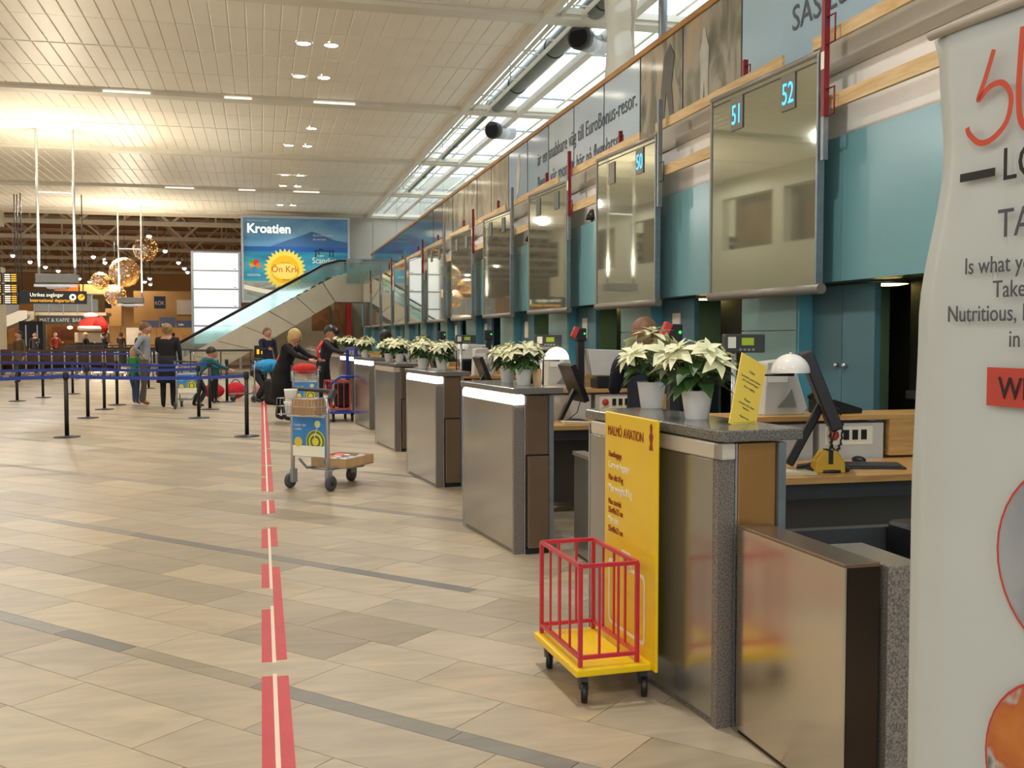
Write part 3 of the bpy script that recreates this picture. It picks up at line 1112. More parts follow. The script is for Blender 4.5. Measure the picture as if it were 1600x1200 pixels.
# steel belt housing joined to the nearest counter, and granite block beside it
bh = thing('belt_housing', 'low polished steel baggage-belt housing in front of the nearest counter', 'belt housing', (1.76, 3.58, 0), R(1.6))
MB().box(0.0, 0.012, -0.72, -0.01, 0.02, 0.80).build('front_panel', BELTSTEEL, bh, bev=0.003)
MB().box(0.012, 0.13, -0.72, -0.01, 0.0, 0.795).build('body', M('steel_dark_reflection', '#4a4038', 0.22, 1.0, 0.1, 3), bh)  # dark reflections put into the steel colour of the end face
MB().box(0.0, 0.13, -0.72, -0.01, 0.795, 0.81).build('top_cover', BROWNSTEEL, bh, bev=0.003)
gbk = MB().box(1.925, 2.06, 2.84, 3.2, 0.0, 0.80).build('granite_block', GRANITE, bev=0.004)
tag(gbk, 'brown granite block beside the low steel belt housing, next to the banner', 'block')

for i in range(1, 10):
    r = thing('baggage_belt', 'low steel baggage scale and belt on the near side of the %s counter' % nth(i), 'baggage belt', (2.12, CY[i] - 1.0, 0), 0, 'baggage belts between the counters')
    MB().box(0.0, 0.03, 0.0, 0.93, 0.02, 0.70).build('front_panel', STEEL, r, bev=0.003)
    MB().box(0.03, 1.9, 0.0, 0.06, 0.02, 0.70).build('side_panel', STEEL, r)
    MB().box(0.03, 1.9, 0.87, 0.93, 0.02, 0.70).build('side_panel', STEEL, r)
    MB().box(-0.01, 0.08, -0.01, 0.94, 0.70, 0.725).build('top_cover', FRAMEG, r)
    MB().box(0.03, 1.9, 0.06, 0.87, 0.0, 0.42).build('belt', BLACK, r)
r = thing('baggage_belt', 'dark baggage belt with black rubber flaps behind the steel belt housing', 'baggage belt', (2.2, 3.2, 0), 0, 'baggage belts between the counters')
MB().box(0.0, 1.9, 0.0, 0.9, 0.0, 0.42).build('belt', BLACK, r)
MB().box(0.0, 1.9, 0.9, 0.96, 0.0, 0.66).build('side_panel', DGREY, r)
MB().box(0.55, 1.9, 0.3, 0.88, 0.43, 0.70).build('rubber_cover', BLACK, r, bev=0.02)


def desk(i):
    r = thing('agent_desk', 'oak-topped agent desk with raised shelf behind the %s counter' % nth(i), 'desk', (2.43 if i == 0 else 2.10, CY[i] + 1.24, 0), 0, 'agent desks behind the counters')
    MB().box(0.0, 1.55, 0.0, 0.66, 0.745, 0.785).build('worktop', OAK, r, bev=0.004)
    MB().box(0.03, 1.42, 0.04, 0.10, 0.66, 0.742).build('apron', DGREY, r)
    MB().box(0.0, 0.05, 0.04, 0.62, 0.0, 0.742).build('side_panel', DGREY, r)
    MB().box(0.1, 1.4, 0.58, 0.62, 0.05, 0.74).build('modesty_panel', M('warm_grey_panel', '#6f6a62', 0.5, 0, 0.05, 3), r)  # plain warm grey panel
    MB().box(-0.1, 1.95, 0.66, 1.0, 1.02, 1.052).build('shelf_top', OAK, r, bev=0.004)
    MB().box(1.30, 1.95, 0.655, 0.70, 0.80, 1.02).build('shelf_apron', OAK, r)
    MB().box(1.30, 1.90, 0.72, 0.98, 0.0, 0.80).build('shelf_back', M('brown_board', '#7a4a22', 0.5, 0, 0.1, 3), r)
    c = MB().box(0.42, 0.80, 0.69, 0.98, 0.0, 1.0).build('white_cabinet', WPLAST, r, bev=0.004)
    c2 = MB().box(0.84, 1.28, 0.69, 0.98, 0.0, 1.0).build('machine_cabinet', WPLAST, r, bev=0.004)
    MB().box(0.88, 1.20, 0.684, 0.69, 0.87, 0.98).build('control_plate', WHINK, c2)
    MB().lathe([(0.028, 0), (0.03, 0.02), (0.0, 0.024)], 14, mat=Matrix.Translation((0.93, 0.684, 0.93)) @ Matrix.Rotation(PI / 2, 4, 'X')).build('red_button', REDS, c2)
    for k in range(3):
        MB().box(1.00 + k * 0.06, 1.035 + k * 0.06, 0.676, 0.684, 0.90, 0.96).build('socket', BLACK, c2)
    return r


for i in range(0, 9):
    desk(i)


def monitor(i, dx=0.28, dy=0.25, rz=0):
    r = thing('monitor', 'black tilted flat monitor on the desk behind the %s counter' % nth(i), 'monitor', (2.08 + dx, CY[i] + 1.24 + dy, 0.785), rz, 'black monitors on the agent desks')
    r.scale = (1.3, 1.3, 1.3) if i == 0 else (1, 1, 1)
    mt = Matrix.Rotation(R(-22), 4, 'Y')
    s = MB().box(-0.030, 0.018, -0.20, 0.20, 0.0, 0.34, mat=Matrix.Translation((0.05, 0, 0.19)) @ mt).build('screen_housing', BLACK, r, bev=0.006)
    s['label'] = 'black screen seen edge on'
    MB().box(0.018, 0.020, -0.185, 0.185, 0.015, 0.325, mat=Matrix.Translation((0.05, 0, 0.19)) @ mt).build('screen', M('screen_dark', '#2a2d33', 0.12, 0, 0.03, 3), r)
    MB().bar((-0.14, 0, 0.02), (0.0, 0, 0.30), 0.06, 0.035).build('neck', BLACK, r, bev=0.006)
    MB().lathe([(0.11, 0.0), (0.11, 0.012), (0.05, 0.03), (0.0, 0.03)], 20).build('base', BLACK, r)
    MB().tube([(0.06, 0.03, 0.2), (0.03, 0.05, 0.08), (-0.05, 0.05, 0.02), (-0.1, 0.1, 0.005)], 0.004, 6).build('cable', BLACK, r)
    return r


monitor(0, 0.95, 0.24, R(-27))
monitor(1, 0.55, 0.30)
monitor(2, 0.45, 0.28)
monitor(3, 0.4, 0.28)
monitor(4, 0.4, 0.28)


def lamp(x, y, z, lit, label, arm=-0.17, s=1.0):
    r = thing('desk_lamp', label, 'lamp', (x, y, z), 0, 'dome desk lamps along the counters')
    R_ = 0.103 * s
    h = 1.335 - z
    prof = [(R_, h)]
    for k in range(1, 9):
        a = k / 8 * PI / 2
        prof.append((R_ * math.cos(a) * 1.0 + 0.0005, h + R_ * 0.98 * math.sin(a)))
    inner = [(p[0] * 0.95, h + (p[1] - h) * 0.95) for p in reversed(prof)]
    sh = MB().lathe(prof + inner, 28, closed=True).build('lamp_shade', LAMPLIT if lit else LAMPW, r)
    MB().lathe([(0.008, h + R_ * 0.97), (0.008, h + R_ * 1.03), (0.0, h + R_ * 1.05)], 8).build('top_knob', LAMPW, r)
    MB().lathe([(0.0, h + 0.045), (0.03, h + 0.04), (0.035, h + 0.02), (0.0, h + 0.004)], 12, closed=True).build('bulb', LAMPLIT if lit else WCER, r)
    MB().tube([(arm, 0, 0.0), (arm, 0, h - 0.012), (0.02, 0, h - 0.012), (0.02, 0, h + 0.03)], 0.008, 8).build('pole', BLACK, r)
    MB().lathe([(0.045, 0), (0.045, 0.01), (0.0, 0.012)], 16, c=(arm, 0, 0)).build('base', BLACK, r)
    return r


lamp(2.74, 4.95, 0.785, False, 'white dome desk lamp, unlit, on the desk behind the nearest counter', -0.27, 1.0)
lamp(2.42, 8.30, 0.785, True, 'glowing white dome desk lamp behind the second counter, the only lit one', -0.12)
for i, x_ in ((2, 2.86), (3, 2.88), (4, 2.66), (5, 2.6)):
    lamp(x_, CY[i] + 1.32, 0.785, False, 'white dome desk lamp, unlit, on the desk behind the %s counter' % nth(i), -0.1)


def pole_display(i):
    x, y = {0: (2.475, 5.08), 1: (2.32, 8.42)}.get(i, (2.24, CY[i] + 1.45))
    r = thing('customer_display', 'grey customer display with green screen on a steel pole, behind the %s counter' % nth(i), 'display', (x, y, 0.785), 0, 'pole displays behind the counters')
    MB().tube([(0, 0, 0), (0, 0, 0.70)], 0.014, 10).build('pole', CHROME, r)
    h = MB().box(-0.06, 0.175, -0.02, 0.03, 0.655, 0.755).build('housing', DGREY, r, bev=0.006)
    MB().box(0.035, 0.105, -0.024, -0.02, 0.695, 0.735).build('green_screen', LCD, r)
    for k in range(4):
        MB().box(0.02 + k * 0.025, 0.035 + k * 0.025, -0.024, -0.02, 0.665, 0.678).build('button', GREYP, r)
    MB().box(-0.045, 0.0, -0.024, -0.02, 0.68, 0.74).build('sticker', WHINK, r)
    return r


for i in (0, 1, 2, 3):
    pole_display(i)

# printers and white machines on the rear shelves
for i in range(0, 6):
    yb = CY[i] + 1.24
    x0 = {0: 2.93}.get(i, 2.50)
    r = thing('ticket_printer', 'white angular ticket printer on the rear shelf behind the %s counter' % nth(i), 'printer', (x0, yb + 0.74, 1.052), 0, 'white ticket printers')
    r.scale = (0.85, 0.85, 0.80)
    MB().prism([(0.0, 0), (0.30, 0.0), (0.34, 0.05), (0.24, 0.36), (0.20, 0.42), (0.02, 0.40)], 0.20).build('housing', WPLAST, r, bev=0.008)
    MB().prism([(0.10, 0.06), (0.25, 0.06), (0.21, 0.20), (0.17, 0.14)], 0.004, mat=Matrix.Translation((0, -0.006, 0))).build('paper_slot', GREYP, r)
    MB().box(0.03, 0.18, -0.004, 0.0, 0.25, 0.34).build('cover_panel', WCER, r)
    if i > 0:
        r = thing('document_printer', 'white box printer with slanted front on the rear shelf behind the %s counter' % nth(i), 'printer', (2.92, yb + 0.72, 1.052), 0, 'white box printers')
        MB().box(0.05, 0.62, 0.0, 0.22, 0.0, 0.10).build('base', BLACK, r, bev=0.01)
        MB().prism([(0.0, 0.12), (0.56, 0.10), (0.60, 0.18), (0.54, 0.34), (-0.04, 0.36)], 0.22).build('housing', WPLAST, r, bev=0.008)
        MB().box(0.38, 0.52, -0.006, 0.0, 0.22, 0.31).build('dark_panel', DGREY, r)
        MB().box(0.44, 0.54, -0.006, 0.0, 0.13, 0.19).build('dark_panel', DGREY, r)

# device with red clip and green diode on the shelves
for i, (x, y) in enumerate([(2.40, 5.74), (2.84, 8.97), (2.7, 12.25), (2.7, 15.53)]):
    r = thing('boarding_scanner', 'black scanner stand with %s green diode behind the %s counter' % ('red clip and' if i < 2 else 'a', nth(i)), 'scanner', (x, y - 0.0, 1.052), 0, 'black scanner stands')
    MB().box(-0.03, 0.03, -0.03, 0.03, 0, 0.43).build('stand', BLACK, r)
    MB().box(-0.05, 0.05, -0.03, 0.03, 0.43, 0.55).build('head', BLACK, r, bev=0.01)
    if i < 2:
        MB().box(-0.05, 0.0, -0.02, 0.02, -0.05, 0.05, mat=Matrix.Translation((-0.04, -0.03, 0.50)) @ Matrix.Rotation(R(25), 4, 'Y')).build('red_clip', REDS, r, bev=0.006)
    MB().ball((0.03, -0.033, 0.50), 0.009, 8, 6).build('green_diode', GREENE, r)

# near desk things
kb = thing('keyboard', 'black keyboard lying on the oak desk behind the nearest counter', 'keyboard', (3.30, 5.06, 0.785), R(-18))
MB().prism([(0, 0), (0.15, 0), (0.15, 0.022), (0, 0.012)], 0.40, mat=Matrix.Rotation(PI / 2, 4, 'Z') @ Matrix.Translation((0, -0.2, 0))).build('case', BLACK, kb, bev=0.003)
for a in range(4):
    MB().box(-0.18, 0.18, 0.02 + a * 0.03, 0.043 + a * 0.03, 0.014 + a * 0.002, 0.021 + a * 0.002).build('key_row', DGREY, kb)
tag(MB().ball((3.42, 5.36, 0.80), 0.05, 14, 8, sc=(0.7, 1.1, 0.45)).build('mouse', BLACK), 'black mouse beyond the keyboard on the nearest oak desk', 'mouse')
for (x, y, lab) in ((3.00, 4.97, 'yellow tape dispenser with black slot on the nearest oak desk'), (2.84, 8.30, 'yellow tape dispenser with black slot behind the second counter')):
    r = thing('tape_dispenser', lab, 'dispenser', (x, y, 0.785), R(-10), 'yellow tape dispensers')
    MB().prism([(-0.085, 0), (0.085, 0), (0.08, 0.06), (0.04, 0.12), (-0.04, 0.12), (-0.08, 0.06)], 0.08).build('housing', M('dispenser_yellow', '#d0a52c', 0.4, 0, 0.05, 5), r, bev=0.006)
    MB().box(-0.012, 0.012, -0.006, 0.086, 0.05, 0.125).build('slot', BLACK, r)
tag(MB().prism([(0, 0), (0.26, 0), (0.26, 0.018), (0, 0.03)], 0.12, mat=Matrix.Translation((2.62, 4.90, 0.785))).build('document_tray', M('cream_plastic', '#cfc3a4', 0.5, 0, 0.05, 5), bev=0.004), 'flat cream tray at the left end of the nearest oak desk', 'tray')
tag(MB().prism([(0, 0), (0.26, 0), (0.26, 0.018), (0, 0.03)], 0.12, mat=Matrix.Translation((2.46, 8.2, 0.785))).build('document_tray', _m['cream_plastic'], bev=0.004), 'flat cream tray on the oak desk behind the second counter', 'tray')
ph = thing('desk_phone', 'black desk phone with curly cord hanging over the rear shelf edge', 'phone', (3.38, 5.58, 1.052), R(12))
MB().prism([(-0.02, 0), (0.24, 0), (0.24, 0.03), (0.02, 0.09), (-0.02, 0.09)], 0.2).build('base', BLACK, ph, bev=0.008)
MB().tube([(-0.03, 0.03, 0.10), (-0.05, 0.10, 0.125), (-0.03, 0.17, 0.10)], 0.02, 8).build('handset', BLACK, ph)
pts = []
for k in range(60):
    t = k / 59
    a = t * 2 * PI
    pts.append((-0.02 + 0.05 * math.sin(a), -0.05 - 0.01 * math.cos(t * 120), 0.04 - 0.13 * (1 - math.cos(a)) / 1.0 + 0.01 * math.sin(t * 120)))
MB().tube(pts, 0.006, 5).build('cord', BLACK, ph)
ys = thing('counter_sign', 'slanted pale yellow card sign on the nearest counter, beside the potted plants', 'sign', (1.85, 3.83, 1.174), R(16))
MY = Matrix.Rotation(R(10), 4, 'X')
MB().box(-0.005, 0.145, -0.002, 0.003, 0.0, 0.32, mat=Matrix.Shear('XZ', 4, (0.0, 0.0)) @ Matrix.Rotation(R(24), 4, 'Y') @ Matrix.Rotation(R(-12), 4, 'X')).build('card', YELC, ys, bev=0.001)
MB().box(0.0, 0.14, 0.0, 0.09, 0.0, 0.004).build('foot', CLEARG, ys)
rt = (Matrix.Rotation(R(24), 4, 'Y') @ Matrix.Rotation(R(-12), 4, 'X') @ Matrix.Rotation(PI / 2, 4, 'X')).to_euler()
pm = Matrix.Rotation(R(24), 4, 'Y') @ Matrix.Rotation(R(-12), 4, 'X')
for k, (s, z, sz) in enumerate((('SKYLT', 0.25, 0.018), ('kontakta personalen', 0.222, 0.014), ('vid incheckningen', 0.205, 0.014), ('före avgång', 0.18, 0.014), ('Please', 0.125, 0.015), ('contact the desk', 0.105, 0.014), ('before', 0.088, 0.014), ('departure', 0.05, 0.014))):
    if k == 0:
        s = 'Obs!'
    text(s, sz, GREYINK, ys, pm @ Vector((0.07, -0.0035, z)), rt, align='CENTER', extr=0.0003)

# ------------------------------------------------------------------ poinsettias


def leaf_me(name, L, W, mat, fold=0.25, droop=0.25):
    mb = MB()
    rows = [(0.0, 0.04), (0.2, 0.55), (0.42, 1.0), (0.6, 0.78), (0.8, 0.42), (1.0, 0.02)]
    for (t, w) in rows:
        z = -droop * L * t * t
        mb.v += [Vector((-W * w / 2, L * t, z + W * w * fold / 2)), Vector((0, L * t, z)), Vector((W * w / 2, L * t, z + W * w * fold / 2))]
    for i in range(len(rows) - 1):
        a = i * 3
        mb.face([a, a + 1, a + 4, a + 3], 0, True)
        mb.face([a + 1, a + 2, a + 5, a + 4], 0, True)
    return mb.mesh(name, mat)


BR = leaf_me('bract', 0.10, 0.052, BRACT)
BRS = leaf_me('small_bract', 0.06, 0.032, BRACT, 0.2, 0.1)
GL = leaf_me('green_leaf', 0.115, 0.062, LEAFG, 0.2, 0.35)


def poinsettia_layout(seed, rad=0.15, clusters=9):
    g = random.Random(seed)
    out = []  # (kind, matrix)
    tops = []
    for c in range(clusters):
        a = 2 * PI * c / (clusters - 1) + g.uniform(-0.3, 0.3)
        rr = rad * (0.72 + g.uniform(-0.1, 0.15)) if c < clusters - 1 else 0.0
        z = 0.31 - 0.07 * (rr / rad) ** 2 * 1.6 + g.uniform(-0.02, 0.025)
        pos = Vector((rr * math.cos(a), rr * math.sin(a), z))
        tops.append(pos)
        tilt = Vector((math.cos(a), math.sin(a), 0)) * (0.75 if rr > 0 else 0)
        nrm = (Vector((0, 0, 1)) + tilt).normalized()
        q = nrm.to_track_quat('Z', 'Y').to_matrix().to_4x4()
        n = g.choice((6, 7))
        off = g.random() * 6
        for k in range(n):
            s = g.uniform(0.8, 1.08)
            m = Matrix.Translation(pos) @ q @ Matrix.Rotation(off + 2 * PI * k / n, 4, 'Z') @ Matrix.Rotation(R(g.uniform(-8, 22)), 4, 'X') @ Matrix.Scale(s, 4)
            out.append(('bract', m))
        for k in range(4):
            m = Matrix.Translation(pos + nrm * 0.012) @ q @ Matrix.Rotation(off + 0.5 + PI / 2 * k, 4, 'Z') @ Matrix.Rotation(R(25), 4, 'X') @ Matrix.Scale(g.uniform(0.8, 1), 4)
            out.append(('small', m))
    for k in range(32):
        a = 2.4 * k
        z = 0.145 + 0.11 * (k / 32)
        rr = 0.03 + 0.03 * g.random()
        m = Matrix.Translation((rr * math.cos(a), rr * math.sin(a), z)) @ Matrix.Rotation(a - PI / 2, 4, 'Z') @ Matrix.Rotation(R(g.uniform(-26, 12)), 4, 'X') @ Matrix.Scale(g.uniform(0.9, 1.2), 4)
        out.append(('green', m))
    return out, tops


def plant(loc, seed, label, detail, rz=0.0, s=1.0):
    r = thing('potted_poinsettia', label, 'potted plant', loc, rz, 'cream poinsettias on the counters')
    r.scale = (s, s, s)
    MB().lathe([(0.045, 0.0), (0.048, 0.003), (0.064, 0.112), (0.067, 0.118), (0.061, 0.118), (0.058, 0.105), (0.0, 0.103)], 28, closed=True).build('pot', WCER, r)
    MB().lathe([(0.0, 0.106), (0.058, 0.105)], 16, closed=True).build('soil', M('potting_soil', '#3b2a1c', 0.95, 0, 0.3, 60, 0.3), r)
    lay, tops = poinsettia_layout(seed)
    st = MB()
    for p in tops:
        st.tube([(0, 0, 0.10), (p.x * 0.4, p.y * 0.4, 0.10 + (p.z - 0.1) * 0.55), p], 0.004, 5)
    st.build('stems', STEMG, r)
    if detail:
        for k, m in lay:
            o = link({'bract': 'bract', 'small': 'bract', 'green': 'green_leaf'}[k], {'bract': BR, 'small': BRS, 'green': GL}[k], r)
            o.matrix_basis = m
    else:
        for nm, keys in (('bracts', ('bract', 'small')), ('foliage', ('green',))):
            mb = MB()
            for k, m in lay:
                if k in keys:
                    me = {'bract': BR, 'small': BRS, 'green': GL}[k]
                    b = len(mb.v)
                    for v in me.vertices:
                        mb.v.append(m @ v.co)
                    for p in me.polygons:
                        mb.face([b + q for q in p.vertices], 0, True)
            o = mb.build(nm, BRACT if nm == 'bracts' else LEAFG, r)
            o['kind'] = 'stuff'
    return r


PL = [((1.893, 4.80), 'farther of the two cream poinsettias on the nearest counter', 1), ((1.835, 4.12), 'nearer of the two cream poinsettias on the nearest counter, beside the yellow card', 1),
      ((1.84, 7.67), 'farther cream poinsettia of the pair on the second counter', 0), ((1.87, 7.28), 'nearer cream poinsettia of the pair on the second counter', 0),
      ((1.73, 11.2), 'farther cream poinsettia of the pair on the third counter', 0), ((1.86, 10.75), 'nearer cream poinsettia of the pair on the third counter', 0),
      ((1.74, 14.41), 'farther cream poinsettia of the pair on the fourth counter', 0), ((1.84, 14.0), 'nearer cream poinsettia of the pair on the fourth counter', 0),
      ((1.70, 17.4), 'single cream poinsettia on the fifth counter', 0), ((1.70, 20.6), 'single cream poinsettia on the sixth counter', 0), ((1.70, 24.2), 'single cream poinsettia on the seventh counter', 0)]
for k, (p, lab, d) in enumerate(PL):
    plant((p[0], p[1], 1.17), 11 + k, lab, d, k * 1.3, {0: 1.12, 1: 1.06, 2: 0.95}.get(k, 1.1 if k > 7 else 1.0))
tag(MB().prism([(0, 0), (0.05, 0), (0.055, 0.12), (-0.01, 0.12)], 0.04, mat=Matrix.Translation((1.93, 7.2, 1.17))).build('leaflet_stack', CARDL), 'small tan leaflet stack beside the plants on the second counter', 'leaflets')
for i in range(1, 6):
    tag(MB().box(4.432, 4.447, CY[i] + 3.28 + 0.25, CY[i] + 3.28 + 0.45, 1.50, 1.78).build('wall_notice', WHINK), 'white paper notice on the teal door behind the %s counter' % nth(i), 'notice', 'paper notices on the teal doors')
# dark office chairs behind the counters
for i in range(1, 6):
    r = thing('office_chair', 'black high-backed office chair behind the %s counter' % nth(i), 'chair', (3.15 if i == 1 else 2.75, CY[i] + 0.60, 0), R(200), 'black office chairs behind the counters')
    MB().box(-0.24, 0.24, -0.24, 0.24, 0.47, 0.55).build('seat', BLACK, r, bev=0.03)
    MB().box(-0.22, 0.22, 0.22, 0.29, 0.60, 1.22).build('backrest', BLACK, r, bev=0.04)
    MB().bar((0, 0.2, 0.5), (0, 0.27, 0.75), 0.06, 0.02).build('back_bracket', DGREY, r)
    MB().tube([(0, 0, 0.08), (0, 0, 0.47)], 0.03, 10).build('column', CHROME, r)
    for k in range(5):
        a = 2 * PI * k / 5
        lg = MB().bar((0, 0, 0.1), (0.28 * math.cos(a), 0.28 * math.sin(a), 0.07), 0.04, 0.03).build('leg', BLACK, r)
        MB().ball((0.28 * math.cos(a), 0.28 * math.sin(a), 0.028), 0.028, 8, 6).build('castor', BLACK, lg)

# ------------------------------------------------------------------ baggage sizer cart (yellow, red cage)


def sizer(loc, rz, name, lab, base_mat, cage_mat, board_mat, board=True):
    r = thing(name, lab, 'baggage sizer', loc, rz)
    MB().box(0.0, 0.355, 0.0, 0.58, 0.115, 0.15).build('base_plate', base_mat, r, bev=0.008)
    for (x, y) in ((0.05, 0.06), (0.05, 0.52), (0.32, 0.06), (0.32, 0.52)):
        c = MB().bar((x, y, 0.115), (x - 0.0, y - 0.02, 0.05), 0.035, 0.03).build('castor', BLACK, r)
        MB().lathe([(0.02, -0.014), (0.042, -0.012), (0.042, 0.012), (0.02, 0.014)], 16, mat=Matrix.Translation((x, y - 0.03, 0.042)) @ Matrix.Rotation(PI / 2, 4, 'Y') @ Matrix.Rotation(R(25), 4, 'X')).build('wheel', BLACK, c)
    x0, x1, y0, y1, z0, z1 = 0.03, 0.285, 0.03, 0.55, 0.19, 0.575
    t = 0.018
    for (x, y) in ((x0, y0), (x1, y0), (x0, y1), (x1, y1)):
        MB().bar((x, y, 0.15), (x, y, z1), t).build('corner_post', cage_mat, r, bev=0.002)
    for z in (z0, z1):
        MB().bar((x0, y0, z), (x1, y0, z), t * 0.9).build('rail', cage_mat, r)
        MB().bar((x0, y1, z), (x1, y1, z), t * 0.9).build('rail', cage_mat, r)
        MB().bar((x0, y0, z), (x0, y1, z), t * 0.9).build('rail', cage_mat, r)
        MB().bar((x1, y0, z), (x1, y1, z), t * 0.9).build('rail', cage_mat, r)
    for k in range(1, 4):
        yy = y0 + (y1 - y0) * k / 4
        for x in (x0, x1):
            MB().bar((x, yy, z0), (x, yy, z1), 0.009).build('cage_bar', cage_mat, r)
    for k in range(1, 3):
        xx = x0 + (x1 - x0) * k / 3
        for y in (y0, y1):
            MB().bar((xx, y, z0), (xx, y, z1), 0.009).build('cage_bar', cage_mat, r)
    return r


sz = sizer((1.248, 3.99, 0), R(2.6), 'baggage_sizer_cart', 'yellow baggage sizer cart with red wire cage and tall yellow board', YEL, CAGE, YEL)
bd = MB().box(0.336, 0.350, -0.045, 0.535, 0.12, 1.18).build('sign_board', YEL, sz, bev=0.004)
RF = FACE_AISLE
X = 0.3345
text('MALMÖ AVIATION', 0.062, DRED, bd, (X, 0.495, 1.075), RF, sx=0.78)
MB().prism([(-0.02, 0), (0.02, 0), (0.012, 0.03), (0.022, 0.06), (0.01, 0.075), (0.015, 0.1), (0.0, 0.115), (-0.012, 0.1), (-0.008, 0.075), (-0.02, 0.055), (-0.008, 0.03)], 0.001, mat=Matrix.Translation((X, 0.01, 1.05)) @ Matrix.Rotation(-PI / 2, 4, 'Z')).build('red_emblem', DRED, bd)
for k, (s, z, mt, szt) in enumerate((('Handbagage', 0.975, DRED, 0.040), ('Carry-on luggage', 0.925, WHINK, 0.044), ('Max vikt 8 kg', 0.868, DRED, 0.040), ('Max weight 8 kg', 0.815, WHINK, 0.052), ('Max storlek', 0.755, DRED, 0.040), ('55x40x23 cm', 0.715, DRED, 0.040), ('Max size', 0.672, WHINK, 0.044), ('55x40x23 cm', 0.628, DRED, 0.040))):
    text(s, szt, mt, bd, (X, 0.485, z), RF, sx=0.8)


def rrect(x0, x1, z0, z1, w, r):
    pts = []
    for (cx, cz, a0) in ((x1 - r, z1 - r, 0), (x0 + r, z1 - r, 90), (x0 + r, z0 + r, 180), (x1 - r, z0 + r, 270)):
        for k in range(5):
            a = R(a0 + 90 * k / 4)
            pts.append((cx + r * math.cos(a), cz + r * math.sin(a)))
    return pts


def outline(y0, y1, z0, z1, w, r, parent, name, mat):
    pts = rrect(y0, y1, z0, z1, w, r)
    mb = MB()
    n = len(pts)
    cx, cz = (y0 + y1) / 2, (z0 + z1) / 2
    for (y, z) in pts:
        mb.v.append(Vector((X, y, z)))
        ky = (y1 - y0 - 2 * w) / (y1 - y0)
        kz = (z1 - z0 - 2 * w) / (z1 - z0)
        mb.v.append(Vector((X, cx + (y - cx) * ky, cz + (z - cz) * kz)))
    for k in range(n):
        j = (k + 1) % n
        mb.face([2 * k, 2 * k + 1, 2 * j + 1, 2 * j])
    return mb.build(name, mat, parent)


outline(0.06, 0.48, 0.20, 0.505, 0.016, 0.03, bd, 'suitcase_outline', WHINK)
outline(0.21, 0.33, 0.49, 0.57, 0.014, 0.02, bd, 'suitcase_handle_outline', WHINK)

# blue sizer further down the row
r = sizer((1.18, 18.35, 0), R(8), 'baggage_sizer_cart', 'blue baggage sizer cart with red cage holding a black bag', BLUEFR, M('red_orange_paint', '#d8432a', 0.4, 0, 0.06, 8), BLUEFR)
r.scale = (1.25, 1.25, 1.25)
MB().bar((0.37, 0.0, 0.12), (0.37, 0.0, 1.06), 0.045).build('tall_post', BLUEFR, r)
MB().bar((0.37, 0.55, 0.12), (0.37, 0.55, 1.06), 0.045).build('tall_post', BLUEFR, r)
MB().bar((0.37, 0.0, 1.04), (0.37, 0.55, 1.04), 0.045).build('top_rail', BLUEFR, r)
MB().tube([(0.37, 0, 0.64), (0.15, 0, 0.65), (-0.02, 0, 0.52)], 0.018, 8).build('side_rail', BLUEFR, r)
tag(MB().box(1.27, 1.55, 18.5, 18.85, 0.24, 0.70).build('black_bag', cloth('black_bag', '#1a191c'), bev=0.06), 'black bag standing inside the blue and red baggage sizer', 'bag')

# ------------------------------------------------------------------ luggage trolleys


